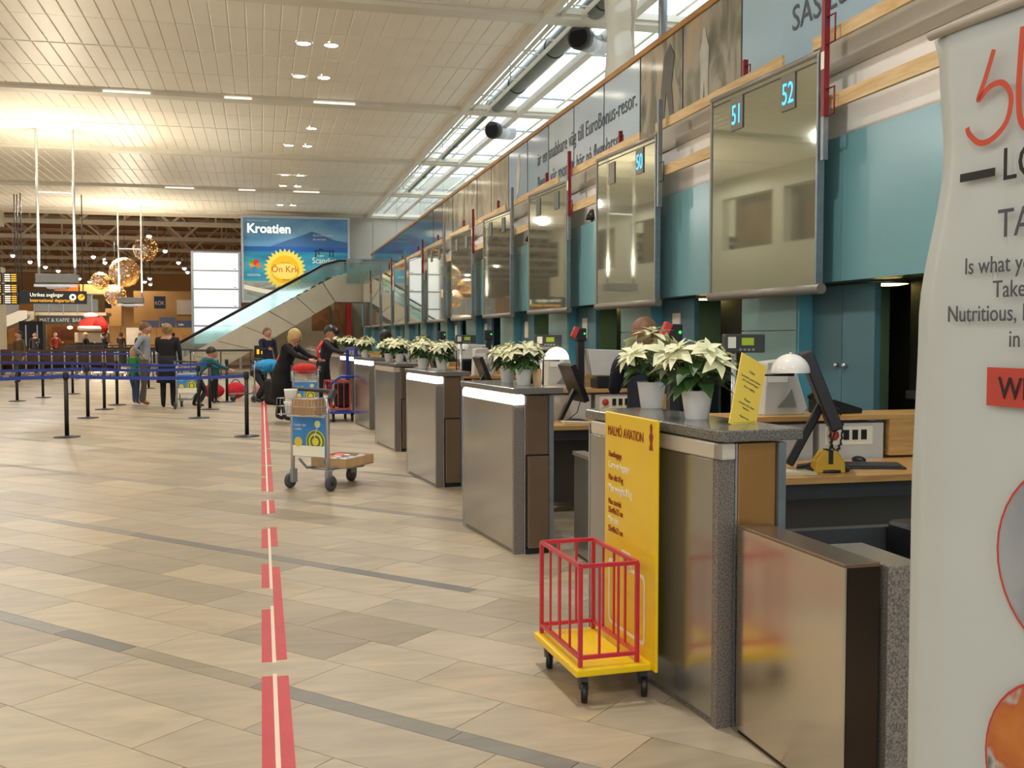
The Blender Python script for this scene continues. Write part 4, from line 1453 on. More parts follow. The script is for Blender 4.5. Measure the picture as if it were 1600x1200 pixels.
def trolley(loc, rz, lab, detail=True, sign=True, group='luggage trolleys'):
    r = thing('luggage_trolley', lab, 'luggage trolley', loc, rz, group)
    for x in (-0.215, 0.215):
        MB().tube([(x, 0, 0.10), (x, 0.0, 0.76), (x, -0.02, 0.95)], 0.020, 8).build('upright', CHROME, r)
        w = MB().lathe([(0.03, -0.02), (0.072, -0.02), (0.078, -0.008), (0.078, 0.008), (0.072, 0.02), (0.03, 0.02)], 20, mat=Matrix.Translation((x * 1.16, 0.0, 0.078)) @ Matrix.Rotation(PI / 2, 4, 'Y')).build('wheel', M('wheel_rubber', '#4a4c50', 0.6, 0, 0.1, 8), r)
        MB().lathe([(0.0, -0.023), (0.03, -0.023), (0.03, 0.023), (0.0, 0.023)], 12, mat=Matrix.Translation((x * 1.16, 0.0, 0.078)) @ Matrix.Rotation(PI / 2, 4, 'Y')).build('hub', BLACK, w)
        MB().box(x - 0.02, x + 0.02, -0.03, 0.05, 0.06, 0.2).build('wheel_fork', GREYP, r, bev=0.006)
    MB().tube([(-0.27, 0.08, 1.0), (0.27, 0.08, 0.98)], 0.020, 10).build('handle', DGREY, r)
    for x in (-0.235, 0.235):
        MB().bar((x, 0.0, 0.90), (x, 0.08, 0.985), 0.05, 0.06).build('handle_bracket', DGREY, r, bev=0.008)
    # tray running forward
    for x in (-0.15, 0.15):
        MB().tube([(x, 0.02, 0.30), (x * 0.9, 0.12, 0.20), (x * 0.75, 0.76, 0.16)], 0.014, 8).build('tray_rail', GREYP, r)
    for k in range(4):
        MB().bar((-0.13, 0.2 + k * 0.17, 0.18), (0.13, 0.2 + k * 0.17, 0.18), 0.03, 0.012).build('tray_slat', GREYP, r)
    w = MB().lathe([(0.02, -0.02), (0.07, -0.02), (0.07, 0.02), (0.02, 0.02)], 16, mat=Matrix.Translation((0.0, 0.70, 0.07)) @ Matrix.Rotation(PI / 2, 4, 'Y')).build('wheel', DGREY, r)
    MB().box(-0.03, 0.03, 0.66, 0.76, 0.09, 0.17).build('front_fork', GREYP, r)
    if sign:
        b = MB().box(-0.20, 0.20, -0.022, -0.012, 0.33, 0.745).build('advert_board', M('advert_blue', '#3f8fd8', 0.3, 0, 0.10, 6), r, bev=0.004)
        MB().box(-0.195, 0.195, -0.0245, -0.022, 0.335, 0.44).build('white_band', WHINK, b)
        MB().box(-0.195, 0.195, -0.0245, -0.022, 0.725, 0.742).build('white_edge', WHINK, b)
        RX = Matrix.Rotation(PI / 2, 4, 'X')
        for k, (rr, mt) in enumerate(((0.115, M('ad_yellow', '#e8d04a', 0.5, 0, 0.05, 5)), (0.105, M('ad_green', '#3f7d3a', 0.5, 0, 0.05, 5)), (0.085, _m['ad_yellow']), (0.062, _m['ad_green']), (0.04, _m['ad_yellow']))):
            pts = [(-0.02 + 0.13 + rr * math.cos(a * PI / 16) if False else 0.085 + rr * math.cos(a * PI / 16), 0.485 + rr * math.sin(a * PI / 16)) for a in range(0, 33)]
            pts = [(min(p[0], 0.195), max(p[1], 0.441)) for p in pts[:-1]]
            MB().prism(pts, -0.0008, mat=Matrix.Translation((0, -0.0225 - k * 0.0009, 0))).build('target_ring', mt, b)
        MB().prism([(-0.125 + 0.05 * math.cos(a * PI / 8), 0.475 + 0.05 * math.sin(a * PI / 8)) for a in range(16)], -0.001, mat=Matrix.Translation((0, -0.0255, 0))).build('sun_disc', _m['ad_yellow'], b)
        MB().prism([(0.11 + 0.035 * math.cos(a * PI / 8), 0.66 + 0.035 * math.sin(a * PI / 8)) for a in range(16)], -0.001, mat=Matrix.Translation((0, -0.0225, 0))).build('ball_print', M('pale_lemon', '#eef0b4', 0.5, 0, 0.02, 5), b)
        MB().bar((0.075, -0.028, 0.53), (0.11, -0.028, 0.63), 0.008, 0.002, up=(0, 1, 0)).build('pin_print', WHINK, b)
        text('Landa rätt', 0.036, WHINK, b, (-0.18, -0.0235, 0.635), (PI / 2, 0, 0))
        text('i solen', 0.036, WHINK, b, (-0.18, -0.0235, 0.595), (PI / 2, 0, 0))
    if detail:
        wr_ = MB()
        y0, y1, z0, z1 = -0.22, -0.01, 0.76, 0.92
        for z in (z0, (z0 + z1) / 2, z1):
            for a, b_ in (((-0.23, y0), (0.23, y0)), ((-0.23, y1), (0.23, y1)), ((-0.23, y0), (-0.23, y1)), ((0.23, y0), (0.23, y1))):
                wr_.tube([(a[0], a[1], z), (b_[0], b_[1], z)], 0.003, 4)
        for k in range(12):
            x = -0.23 + 0.46 * k / 11
            wr_.tube([(x, y0, z1), (x, y0, z0), (x, y1, z0), (x, y1, z1)], 0.002, 4)
        for k in range(5):
            y = y0 + (y1 - y0) * k / 4
            wr_.tube([(-0.23, y, z1), (-0.23, y, z0), (0.23, y, z0), (0.23, y, z1)], 0.002, 4)
        wr_.build('wire_basket', CHROME, r)
    return r


TR = (0.461, 10.34, 0)
TZ = R(-40)
trolley(TR, TZ, 'luggage trolley with blue advert board carrying white tubs and a cardboard box')


def at_tr(x, y, z, base=TR, rz=TZ):
    v = Matrix.Rotation(rz, 3, 'Z') @ Vector((x, y, 0))
    return (base[0] + v.x, base[1] + v.y, z)


MB_ = MB().lathe([(0.055, 0), (0.065, 0.10), (0.068, 0.105), (0.068, 0.12), (0.0, 0.12)], 20)
b = MB_.build('plastic_tub', WCER)
b.location = at_tr(-0.14, -0.115, 0.765)
tag(b, 'lower white plastic tub in the basket of the front luggage trolley', 'tub')
b2 = b.copy()
COL.objects.link(b2)
b2.location = at_tr(-0.14, -0.115, 0.886)
b2['label'] = 'upper white plastic tub stacked on another in the front luggage trolley basket'
cb = MB().box(-0.17, 0.10, -0.085, 0.085, 0, 0.15).build('cardboard_box', CARD, loc=at_tr(0.105, -0.115, 0.765), rot=(0, 0, TZ), bev=0.003)
tag(cb, 'brown cardboard box in the basket of the front luggage trolley beside the tubs', 'box')
ct = thing('cardboard_tray', 'open cardboard tray with red and silver wrappings on the front luggage trolley base', 'tray', at_tr(0.02, 0.50, 0.19), TZ + R(4))
mb = MB()
mb.box(-0.20, 0.22, -0.26, 0.28, 0.0, 0.01)
for (a, b_, c, d) in ((-0.20, 0.22, -0.26, -0.252), (-0.20, 0.22, 0.272, 0.28), (-0.20, -0.192, -0.26, 0.28), (0.212, 0.22, -0.26, 0.28)):
    mb.box(a, b_, c, d, 0, 0.10)
mb.build('tray_shell', CARDL, ct)
for k in range(9):
    g = random.Random(k)
    MB().box(-0.05, 0.05, -0.06, 0.06, 0, 0.05, mat=Matrix.Rotation(g.uniform(-0.4, 0.4), 4, 'Z') @ Matrix.Rotation(g.uniform(-0.3, 0.3), 4, 'X')).build('wrapped_packet', [REDS, CHROME, M('tin_grey', '#8a8e99', 0.4, 0.3, 0.1, 5)][k % 3], ct, loc=(-0.13 + 0.13 * (k % 3), -0.18 + 0.17 * (k // 3), 0.04), bev=0.008)

trolley((0.75, 18.3, 0), R(-8), 'luggage trolley holding a red bag, pushed by the woman in a long black coat')
tag(MB().ball((0, 0, 0), 0.2, 14, 8, sc=(1.1, 0.7, 0.5)).build('red_bag', cloth('red_bag', '#c8302c'), loc=(0.73, 18.20, 0.96)), 'bright red bag on top of the trolley behind the front one', 'bag')
trolley((-1.52, 22.5, 0), R(14), 'luggage trolley beside the woman in black with bare neck')
trolley((-0.05, 24.6, 0), R(60), 'empty luggage trolley behind the bending person in blue', True, False)
tag(MB().box(-0.24, 0.24, -0.32, 0.32, 0.0, 0.58).build('black_suitcase', cloth('suitcase_black', '#1d1c20'), loc=(0.40, 23.4, 0.0), rot=(R(0), 0, R(30)), bev=0.07), 'big black suitcase standing on the floor left of the woman in the long black coat', 'suitcase')
# parked rows of trolleys at the back
tp_ = trolley((-11.6, 39.0, 0), R(4), 'silver luggage trolley parked in the long row behind the blue belts', False, False, 'parked luggage trolleys at the back')
tp_['label'] = 'silver luggage trolley parked in the long row at the back, first from the left end'
for k in range(1, 19):
    dup(tp_, (-11.6 + k * 0.42, 39.0, 0), R(4), 'silver luggage trolley parked in the long row at the back, %s from the left end' % suffix(k + 1))
for k in range(0, 7):
    dup(tp_, (-5.6 + k * 0.47, 41.9, 0), R(-3), 'silver luggage trolley parked in the short row, %s from the left' % suffix(k + 1), 'parked trolleys behind the man in grey')

bq = thing('backdrop_bench_row', 'long dark bench row added as backdrop behind the parked trolleys', 'bench', (-13.0, 43.6, 0))  # invented bench, a dark backdrop so the silver trolleys stand out
for k in range(5):
    MB().box(k * 1.5, k * 1.5 + 1.46, 0.0, 0.5, 0.40, 0.46).build('seat', M('backdrop_bench_wood', '#5a3a22', 0.6, 0, 0.2, 4), bq)
    MB().box(k * 1.5, k * 1.5 + 1.46, 0.5, 0.56, 0.10, 1.0).build('backrest', _m['backdrop_bench_wood'], bq)
    for dx in (0.1, 1.3):
        MB().box(k * 1.5 + dx, k * 1.5 + dx + 0.06, 0.05, 0.5, 0, 0.40).build('leg', DGREY, bq)
# ------------------------------------------------------------------ queue posts and belts
posts = {'a': (-2.87, 16.6), 'b': (-0.226, 16.1), 'c': (-5.574, 26.05), 'd': (-3.155, 20.4), 'e': (-3.187, 22.7), 'f': (-1.145, 19.9), 'g': (-1.052, 22.15), 'h': (-0.783, 24.6), 'i': (-3.117, 24.1), 'j': (-5.27, 27.4), 'k': (-4.85, 29.0)}
PLAB = {'a': 'black belt post standing alone in front, left of the red line', 'b': 'black belt post nearest the red floor line', 'c': 'black belt post at the far left edge of the queue area',
        'd': 'black belt post behind the front left post', 'e': 'black belt post second behind the front left post', 'f': 'black belt post right of the woman in black', 'g': 'black belt post behind the one right of the woman in black',
        'h': 'black belt post before the red bags', 'i': 'black belt post left of the child in green', 'j': 'black belt post second from the far left', 'k': 'black belt post third from the far left'}
pr = None
for k, (x, y) in posts.items():
    if pr is None:
        pr = thing('belt_post', PLAB[k], 'queue post', (x, y, 0), 0, 'black queue belt posts')
        MB().lathe([(0.19, 0.0), (0.19, 0.012), (0.05, 0.025), (0.035, 0.03)], 28).build('base', DGREY, pr)
        MB().tube([(0, 0, 0.02), (0, 0, 0.90)], 0.032, 14).build('pole', BLACK, pr)
        MB().lathe([(0.036, 0.88), (0.04, 0.89), (0.04, 0.98), (0.03, 0.99), (0.0, 0.99)], 14).build('belt_head', BLACK, pr)
    else:
        dup(pr, (x, y, 0), 0, PLAB[k])


def belt(p, q, lab, z=0.92, sag=0.03):
    P, Q = Vector((p[0], p[1], z)), Vector((q[0], q[1], z))
    mb = MB()
    n = 10
    d = (Q - P).normalized()
    s = Vector((-d.y, d.x, 0)) * 0.0015
    P = P + d * 0.04
    Q = Q - d * 0.04
    for k in range(n + 1):
        t = k / n
        c = P.lerp(Q, t) - Vector((0, 0, sag * 4 * t * (1 - t)))
        for o_ in (s + Vector((0, 0, 0.026)), -s + Vector((0, 0, 0.026)), -s - Vector((0, 0, 0.026)), s - Vector((0, 0, 0.026))):
            mb.v.append(c + o_)
    for k in range(n):
        a = 4 * k
        for j in range(4):
            j2 = (j + 1) % 4
            mb.face([a + j, a + 4 + j, a + 4 + j2, a + j2])
    tag(mb.build('queue_belt', BLUEBELT), lab, 'queue belt', 'blue queue belts')


belt((-6.6, 15.6), posts['a'], 'blue belt running off the left edge from the front left post')
belt(posts['a'], posts['b'], 'blue belt between the two front posts')
belt((-8.0, 19.6), posts['d'], 'blue belt in the second line running off the left edge')
belt(posts['d'], posts['f'], 'blue belt in the second line in front of the child and woman')
belt((-9.5, 28.6), posts['e'], 'blue belt in the third line at far left', 0.95, 0.01)
belt(posts['e'], posts['g'], 'blue belt in the third line behind the child', 0.95)
belt((-10.5, 33.0), (-3.2, 31.5), 'blue belt farthest back, before the parked trolleys', 1.02, 0.02)
dup(pr, (-3.2, 31.5, 0), 0, 'black belt post farthest back, before the parked trolleys')

# bags on the floor
for (x, y, sx, sy, sz_, nm, mt, lab) in ((-1.15, 26.2, 0.42, 0.25, 0.36, 'red_holdall', cloth('crimson', '#b8202c'), 'crimson holdall on the floor, left of the pair before the escalator'),
                                       (-0.62, 26.0, 0.40, 0.26, 0.40, 'red_holdall', cloth('scarlet', '#cc2434'), 'scarlet holdall on the floor, right of the pair'),
                                       (0.1, 26.6, 0.50, 0.25, 0.30, 'pink_suitcase', cloth('pink', '#cf9a94'), 'pink patterned suitcase lying beside the scarlet holdall')):
    r = thing(nm, lab, 'bag', (x, y, 0), 0)
    if 'hold' in nm:
        MB().ball((0, 0, sz_ / 2), 1.0, 18, 12, sc=(sx * 0.62, sy * 0.7, sz_ / 2)).build('body', mt, r)
        MB().tube([(-sx * 0.3, 0, sz_ * 0.9), (-sx * 0.1, 0, sz_ * 1.15), (sx * 0.1, 0, sz_ * 1.15), (sx * 0.3, 0, sz_ * 0.9)], 0.012, 6).build('handle', BLACK, r)
    else:
        MB().box(-sx / 2 * 1.3, sx / 2 * 1.3, -sy / 2, sy / 2, 0.03, sz_).build('body', mt, r, bev=0.04)
        MB().box(-0.08, 0.08, -0.02, 0.02, sz_, sz_ + 0.03).build('handle', BLACK, r)

# ------------------------------------------------------------------ banner close on the right
bn = thing('rollup_banner', 'tall white roll-up banner with orange-red lettering and round food pictures, close at the right edge', 'banner', (0.9985, 1.334, 0), 0)
BDIR = Vector((0.10, -0.995, 0)).normalized()


def edge_off(z):
    # wavy free edge
    pts_ = [(0.0, -0.085), (0.86, -0.085), (1.26, -0.084), (1.554, -0.074), (1.80, -0.028), (1.93, -0.04), (2.01, -0.06)]
    for (a, va), (b_, vb) in zip(pts_, pts_[1:]):
        if a <= z <= b_:
            t = (z - a) / (b_ - a)
            t = t * t * (3 - 2 * t)
            return va + (vb - va) * t
    return -0.07


mb = MB()
NU, NV = 26, 60
W = 0.85
for j in range(NV):
    z = 0.09 + (1.98 - 0.09) * j / (NV - 1)
    e = edge_off(z)
    for i in range(NU):
        u = i / (NU - 1)
        uu = e * (1 - u) ** 3 + (W - 0.07) * u
        bulge = 0.012 * math.sin(u * 9.0 + z * 1.2) * math.exp(-u * 5) * (0.3 + 0.7 * min(1, z / 2))
        curl = 0.02 * math.exp(-u * 26)
        p = BDIR * uu + Vector((-0.995, -0.10, 0)) * (bulge - curl)
        mb.v.append(Vector((p.x, p.y, z)))
for j in range(NV - 1):
    for i in range(NU - 1):
        a = j * NU + i
        mb.face([a, a + 1, a + NU + 1, a + NU], 0, True)
o = mb.build('printed_sheet', BANNERM, bn)
so = o.modifiers.new('solid', 'SOLIDIFY')
so.thickness = 0.002
so.offset = 0
MB().tube([BDIR * -0.05 + Vector((0, 0, 1.985)), BDIR * 0.84 + Vector((0, 0, 1.985))], 0.007, 10).build('top_rail', BEAMB, bn)
MB().bar(Vector((0.01, 0, 0.045)) + BDIR * -0.0, Vector((0.01, 0, 0.045)) + BDIR * 0.86, 0.10, 0.09).build('base_cassette', CHROME, bn, bev=0.02)
MB().tube([BDIR * 0.42 + Vector((0.05, 0, 0.08)), BDIR * 0.42 + Vector((0.03, 0, 1.97))], 0.010, 8).build('support_pole', CHROME, bn)
BR_ = (PI / 2, 0, math.atan2(BDIR.y, BDIR.x))


def bpt(u, z, off=0.0105):
    p = BDIR * u + Vector((-0.995, -0.10, 0)) * off
    return (p.x, p.y, z + 0.007)




def ribbon(pts, w, mat, name, parent):
    """flat printed stroke on the banner, points in (u, z)"""
    P = [Vector(p) for p in pts]
    # Catmull-Rom refine
    Q = []
    for i in range(len(P) - 1):
        p0, p1, p2, p3 = P[max(i - 1, 0)], P[i], P[i + 1], P[min(i + 2, len(P) - 1)]
        for k in range(6):
            t = k / 6
            Q.append(0.5 * ((2 * p1) + (p2 - p0) * t + (2 * p0 - 5 * p1 + 4 * p2 - p3) * t * t + (3 * p1 - p0 - 3 * p2 + p3) * t ** 3))
    Q.append(P[-1])
    mb = MB()
    for i, q in enumerate(Q):
        d = (Q[min(i + 1, len(Q) - 1)] - Q[max(i - 1, 0)]).normalized()
        nrm = Vector((-d.y, d.x)) * w / 2
        for s_ in (1, -1):
            c = q + nrm * s_
            mb.v.append(Vector(bpt(c.x, c.y)))
    for i in range(len(Q) - 1):
        mb.face([2 * i, 2 * i + 1, 2 * i + 3, 2 * i + 2])
    return mb.build(name, mat, parent)


ribbon([(0.087, 1.922), (0.072, 1.885), (0.060, 1.858), (0.080, 1.872), (0.104, 1.872), (0.119, 1.850), (0.112, 1.818), (0.088, 1.799), (0.064, 1.797), (0.045, 1.812), (0.040, 1.823)], 0.0085, ORINK, 'lettering_stroke', bn)
ribbon([(0.137, 1.94), (0.134, 1.90), (0.132, 1.85), (0.138, 1.812), (0.16, 1.797), (0.19, 1.802), (0.205, 1.84), (0.206, 1.92)], 0.010, ORINK, 'lettering_stroke', bn)
ribbon([(0.24, 1.922), (0.225, 1.885), (0.215, 1.858), (0.235, 1.872), (0.259, 1.872), (0.274, 1.850), (0.267, 1.818), (0.243, 1.799), (0.22, 1.797), (0.20, 1.812)], 0.0085, ORINK, 'lettering_stroke', bn)
ribbon([(0.028, 1.752), (0.094, 1.752)], 0.012, BLACKINK, 'dash_mark', bn)
for s_, u_, z_, h_, mt_ in (('LOVE IT', 0.105, 1.738, 0.064, BLACKINK), ('TAKE AWAY', 0.100, 1.660, 0.056, GREYINK), ('Is what you want', 0.040, 1.612, 0.034, GREYINK), ('Take it easy', 0.094, 1.577, 0.034, GREYINK), ('Nutritious, Delicious', 0.008, 1.544, 0.034, GREYINK), ('in a box', 0.124, 1.508, 0.034, GREYINK)):
    text(s_, h_, mt_, bn, bpt(u_, z_), BR_, sx=0.86, extr=0.0004)
mb = MB()
for (u_, z_) in ((0.0865, 1.425), (0.40, 1.425), (0.40, 1.479), (0.0865, 1.479)):
    mb.v.append(Vector(bpt(u_, z_, 0.010)))
mb.face([0, 1, 2, 3])
mb.build('red_text_block', M('block_red', '#c24438', 0.5, 0, 0.03, 3), bn)
text('WE DELIVER', 0.044, BLACKINK, bn, bpt(0.108, 1.436, 0.0112), BR_, sx=0.9, extr=0.0004)
FOOD1 = print_material('steel_bowl_print', [(0.3, '#70757c'), (0.5, '#979ca2'), (0.7, '#b9bcbe')], 5, (1, 1, 0.3), 0.5)
FOOD2 = print_material('salmon_print', [(0.34, '#2c2a2c'), (0.44, '#b7b6b2'), (0.5, '#b9622e'), (0.7, '#cf8440')], 6, (1, 1, 1), 0.5)


def roundpic(u_, z_, r_, mt_, ring):
    mb = MB()
    n = 40
    for k in range(n):
        a = 2 * PI * k / n
        mb.v.append(Vector(bpt(u_ + r_ * math.cos(a), z_ + r_ * math.sin(a), 0.0102)))
    mb.face(list(range(n)))
    mb.build('round_picture', mt_, bn)
    mb = MB()
    for k in range(n):
        a = 2 * PI * k / n
        for rr in (r_, r_ + 0.0035):
            mb.v.append(Vector(bpt(u_ + rr * math.cos(a), z_ + rr * math.sin(a), 0.0108)))
    for k in range(n):
        j = (k + 1) % n
        mb.face([2 * k, 2 * k + 1, 2 * j + 1, 2 * j])
    mb.build('picture_ring', ring, bn)


RING = M('ring_red', '#c43a34', 0.5, 0, 0.03, 3)
roundpic(0.245, 1.228, 0.130, FOOD1, RING)
roundpic(0.232, 0.935, 0.130, FOOD2, RING)

# ------------------------------------------------------------------ escalator, poster, lightbox
EY = 42.8
es = thing('escalator', 'steel-clad escalator with glass sides and black handrail rising to the gallery at the far end', 'escalator', (0, EY, 0))


def slab_xz(poly, y0, y1, name, mat, parent=es, bev=0.0):
    return MB().prism(poly, y1 - y0, mat=Matrix.Translation((0, y0, 0))).build(name, mat, parent, bev=bev)


P0 = (-3.95, 0.0)
top_l, top_r = (2.49, 3.72), (2.99, 2.93)
# cladding in panels along the slope
def lerp2(a, b, t):
    return (a[0] + (b[0] - a[0]) * t, a[1] + (b[1] - a[1]) * t)


lo_t, lo_b = (-3.95, 0.18), (-1.95, 0.0)
n = 6
for side in (0.0, 1.35):
    for k in range(n):
        a, b = k / n, (k + 1) / n - 0.004
        slab_xz([lerp2(lo_b, top_r, a), lerp2(lo_b, top_r, b), lerp2(lo_t, top_l, b), lerp2(lo_t, top_l, a)], side, side + 0.05, 'cladding_panel', ESTEEL)
    slab_xz([top_r, (4.6, 2.93), (4.6, 4.05), (3.1, 4.05), top_l], side, side + 0.05, 'landing_panel', ESTEEL if side == 0 else BEIGE)
    slab_xz([(-3.85, 0.22), (2.52, 3.80), (3.1, 4.1), (4.95, 4.1), (4.95, 4.60), (3.3, 4.60), (2.55, 4.42), (-3.3, 1.12), (-4.0, 0.95)], side + 0.02, side + 0.035, 'glass_side', TEALG)
    MB().tube([(-3.9, side + 0.03, 0.55), (-4.05, side + 0.03, 0.8), (-3.9, side + 0.03, 0.98), (-3.4, side + 0.03, 1.15), (1.9, side + 0.03, 4.12), (2.5, side + 0.03, 4.45), (3.1, side + 0.03, 4.62), (5.0, side + 0.03, 4.65)], 0.045, 8).build('handrail', BLACK, es)
slab_xz([(-1.95, 0.0), (2.99, 2.93), (4.6, 2.93), (4.6, 3.0), (2.95, 3.0), (-2.0, 0.05)], 0.05, 1.35, 'soffit_panel', GREYP)
nst = 22
for k in range(nst):
    t = k / nst
    x = -3.4 + (2.9 + 3.4) * t
    z = 0.1 + (3.95 - 0.1) * t
    MB().box(x, x + 0.32, 0.08, 1.33, z, z + 0.17).build('step', DGREY, es)
MB().box(2.9, 4.6, 0.05, 1.35, 3.9, 4.0).build('landing', GREYP, es)

for k in range(4):
    x = 2.75 + 0.62 * k
    pass
lg = thing('gallery_end_glass', 'clear glass balustrade at the head of the escalator', 'balustrade', (3.9, 42.2, 3.62))
for k in range(3):
    MB().box(-0.5 + 0.55 * k, 0.03 + 0.55 * k, -0.01, 0.01, 0.05, 1.0).build('glass_panel', TEALG, lg)
MB().bar((-0.5, 0, 1.03), (1.15, 0, 1.03), 0.05, 0.03).build('handrail', GALV, lg)

# advertising wall
KY = 46.6
kp = thing('advert_poster', 'large framed holiday poster reading Kroatien and Ön Krk, blue sea with yellow sun badge', 'poster', (-0.76, KY, 3.05))
KW, KH = 4.62, 3.72
MB().box(0, KW, 0.02, 0.14, 0, KH).build('backing', GREYP, kp)
fr = MB()
fr.box(-0.05, KW + 0.05, -0.03, 0.02, -0.05, 0.05)
fr.box(-0.05, KW + 0.05, -0.03, 0.02, KH - 0.05, KH + 0.05)
fr.box(-0.05, 0.05, -0.03, 0.02, 0.05, KH - 0.05)
fr.box(KW - 0.05, KW + 0.05, -0.03, 0.02, 0.05, KH - 0.05)
fr.build('frame', M('poster_frame', '#b9bfc9', 0.4, 0.2, 0.03, 3), kp)


def flat(poly, y, mat, name, parent):
    return MB().prism(poly, 0.003, mat=Matrix.Translation((0, y, 0))).build(name, mat, parent)


SEA = print_material('sea_print', [(0.3, '#1d6f9a'), (0.5, '#2b93b4'), (0.7, '#58b4bf')], 0.8, (0.5, 1, 3), 0.3, 0.6)
SKYP = print_material('sky_print', [(0.3, '#3f7fbd'), (0.55, '#6ba4d2'), (0.75, '#8fbfdf')], 0.6, (0.6, 1, 1.5), 0.3, 0.8)
MB().box(0.05, KW - 0.05, 0.0, 0.01, 2.42, KH - 0.05).build('sky_picture', SKYP, kp)
MB().box(0.05, KW - 0.05, 0.0, 0.01, 0.9, 2.42).build('sea_picture', SEA, kp)
MB().box(0.05, KW - 0.05, 0.0, 0.01, 0.05, 0.9).build('beach_picture', print_material('shore_print', [(0.3, '#7d6f5e'), (0.5, '#9aa49c'), (0.7, '#8fc0bd')], 1.2, (0.5, 1, 2), 0.3), kp)
flat([(0.05, 2.2), (KW - 0.05, 2.2), (KW - 0.05, 2.42), (0.05, 2.42)], -0.003, M('deep_sea', '#1b5fae', 0.3, 0, 0.1, 1), 'deep_sea_band', kp)
flat([(1.2, 2.42), (1.9, 2.7), (2.5, 2.9), (3.0, 3.12), (3.5, 2.95), (4.0, 2.75), (KW - 0.05, 2.65), (KW - 0.05, 2.42)], -0.003, M('far_mountain', '#3d6ca6', 0.4, 0, 0.08, 1), 'mountain_picture', kp)
wv = [(0.05 + (KW - 0.1) * k / 16, 0.75 - 0.35 * math.sin(k / 16 * PI * 1.1) + 0.5 * (k / 16) ** 2) for k in range(17)]
wave = wv + [(x, z - 0.20 * (1 - 0.3 * x / KW)) for x, z in reversed(wv)]
flat(wave[::-1], -0.004, WHINK, 'white_wave', kp)
st = []
for k in range(56):
    a = 2 * PI * k / 56
    rr = 0.93 if k % 2 == 0 else 0.76
    st.append((1.82 + rr * math.cos(a), 1.42 + rr * math.sin(a)))
flat(st, -0.006, M('badge_pale_yellow', '#f0d750', 0.4, 0, 0.03, 2), 'badge', kp)
flat([(1.82 + 0.62 * math.cos(2 * PI * k / 32), 1.42 + 0.62 * math.sin(2 * PI * k / 32)) for k in range(32)], -0.009, M('badge_gold', '#f2b90e', 0.4, 0, 0.03, 2), 'badge_disc', kp)
flat([(1.82 + 0.55 * math.cos(2 * PI * k / 32), 1.34 + 0.36 * math.sin(2 * PI * k / 32)) for k in range(32)], -0.011, M('badge_light', '#f6dc68', 0.4, 0, 0.03, 2), 'badge_light_disc', kp)
FC = (PI / 2, 0, 0)
text('Ön Krk', 0.40, M('badge_red', '#b8322c', 0.5, 0, 0), kp, (1.82, -0.014, 1.30), FC, align='CENTER', sx=0.95)
text('Upptäck', 0.13, M('badge_orange', '#b98b10', 0.5, 0, 0), kp, (1.82, -0.014, 1.68), FC, align='CENTER')
text('Nyhet', 0.12, M('badge_brown', '#9a4a20', 0.5, 0, 0), kp, (1.85, -0.014, 0.93), FC, align='CENTER')
text('Kroatien', 0.56, WSINK, kp, (0.2, -0.016, 3.02), FC, sx=0.95, bold=0.012)
text('Sommarens nya resmål', 0.10, WHINK, kp, (0.22, -0.006, 3.52), FC)
text('Njut av ett kristallklart', 0.11, WHINK, kp, (3.05, -0.006, 2.92), FC, sx=0.9)
text('hav med solen', 0.11, WHINK, kp, (3.05, -0.006, 2.74), FC, sx=0.9)
text('Scandjet', 0.36, WHINK, kp, (3.0, -0.006, 1.72), FC, sx=0.9)
text('Super', 0.12, WHINK, kp, (3.25, -0.006, 2.02), FC)
text('CROATIA', 0.13, WHINK, kp, (0.2, -0.006, 1.12), FC)
for k, (cx, cz, r_, c) in enumerate(((0.42, 1.62, 0.14, '#d9a02c'), (0.58, 1.72, 0.15, '#c8382c'), (0.68, 1.58, 0.12, '#d97a2a'), (0.50, 1.42, 0.12, '#3f86c8'), (0.40, 1.76, 0.1, '#5aa049'))):
    flat([(cx + r_ * math.cos(a * PI / 3), cz + r_ * math.sin(a * PI / 3)) for a in range(6)], -0.004 - 0.001 * k, M('logo_%d' % k, c, 0.5, 0, 0), 'logo_patch', kp)
for (x0, x1, z0, z1) in ((3.1, 3.98, 2.26, 2.30), (3.14, 3.19, 2.0, 2.3), (3.27, 3.32, 2.0, 2.26), (3.76, 3.81, 2.0, 2.26), (3.9, 3.95, 2.0, 2.3), (3.3, 3.5, 2.30, 2.36)):
    flat([(x0, z0), (x1, z0), (x1, z1), (x0, z1)], -0.006, M('jetty_dark', '#1c2c48', 0.5, 0, 0), 'jetty_picture', kp)

lb = thing('light_panel_board', 'tall board of five stacked white glowing panels, left of the holiday poster', 'light board', (-2.92, KY, 1.15))
for k in range(5):
    z = 0.02 + k * 0.80
    b = MB().box(0.10, 1.98, -0.02, 0.03, z + 0.03, z + 0.78).build('light_panel', LIGHTBOX, lb)
    MB().box(0.0, 2.05, -0.04, 0.04, z - 0.025, z + 0.028).build('cross_rail', GREYP, lb)
    MB().box(1.78, 1.90, -0.024, -0.02, z + 0.06, z + 0.09).build('small_mark', GREYINK, b)
for x in (0.0, 1.98):
    MB().box(x, x + 0.10, -0.05, 0.05, -1.15, 4.05).build('side_post', M('board_frame', '#a7abb2', 0.4, 0.4, 0.04, 4), lb)
MB().box(0.0, 2.05, -0.04, 0.04, 3.99, 4.06).build('cross_rail', GREYP, lb)

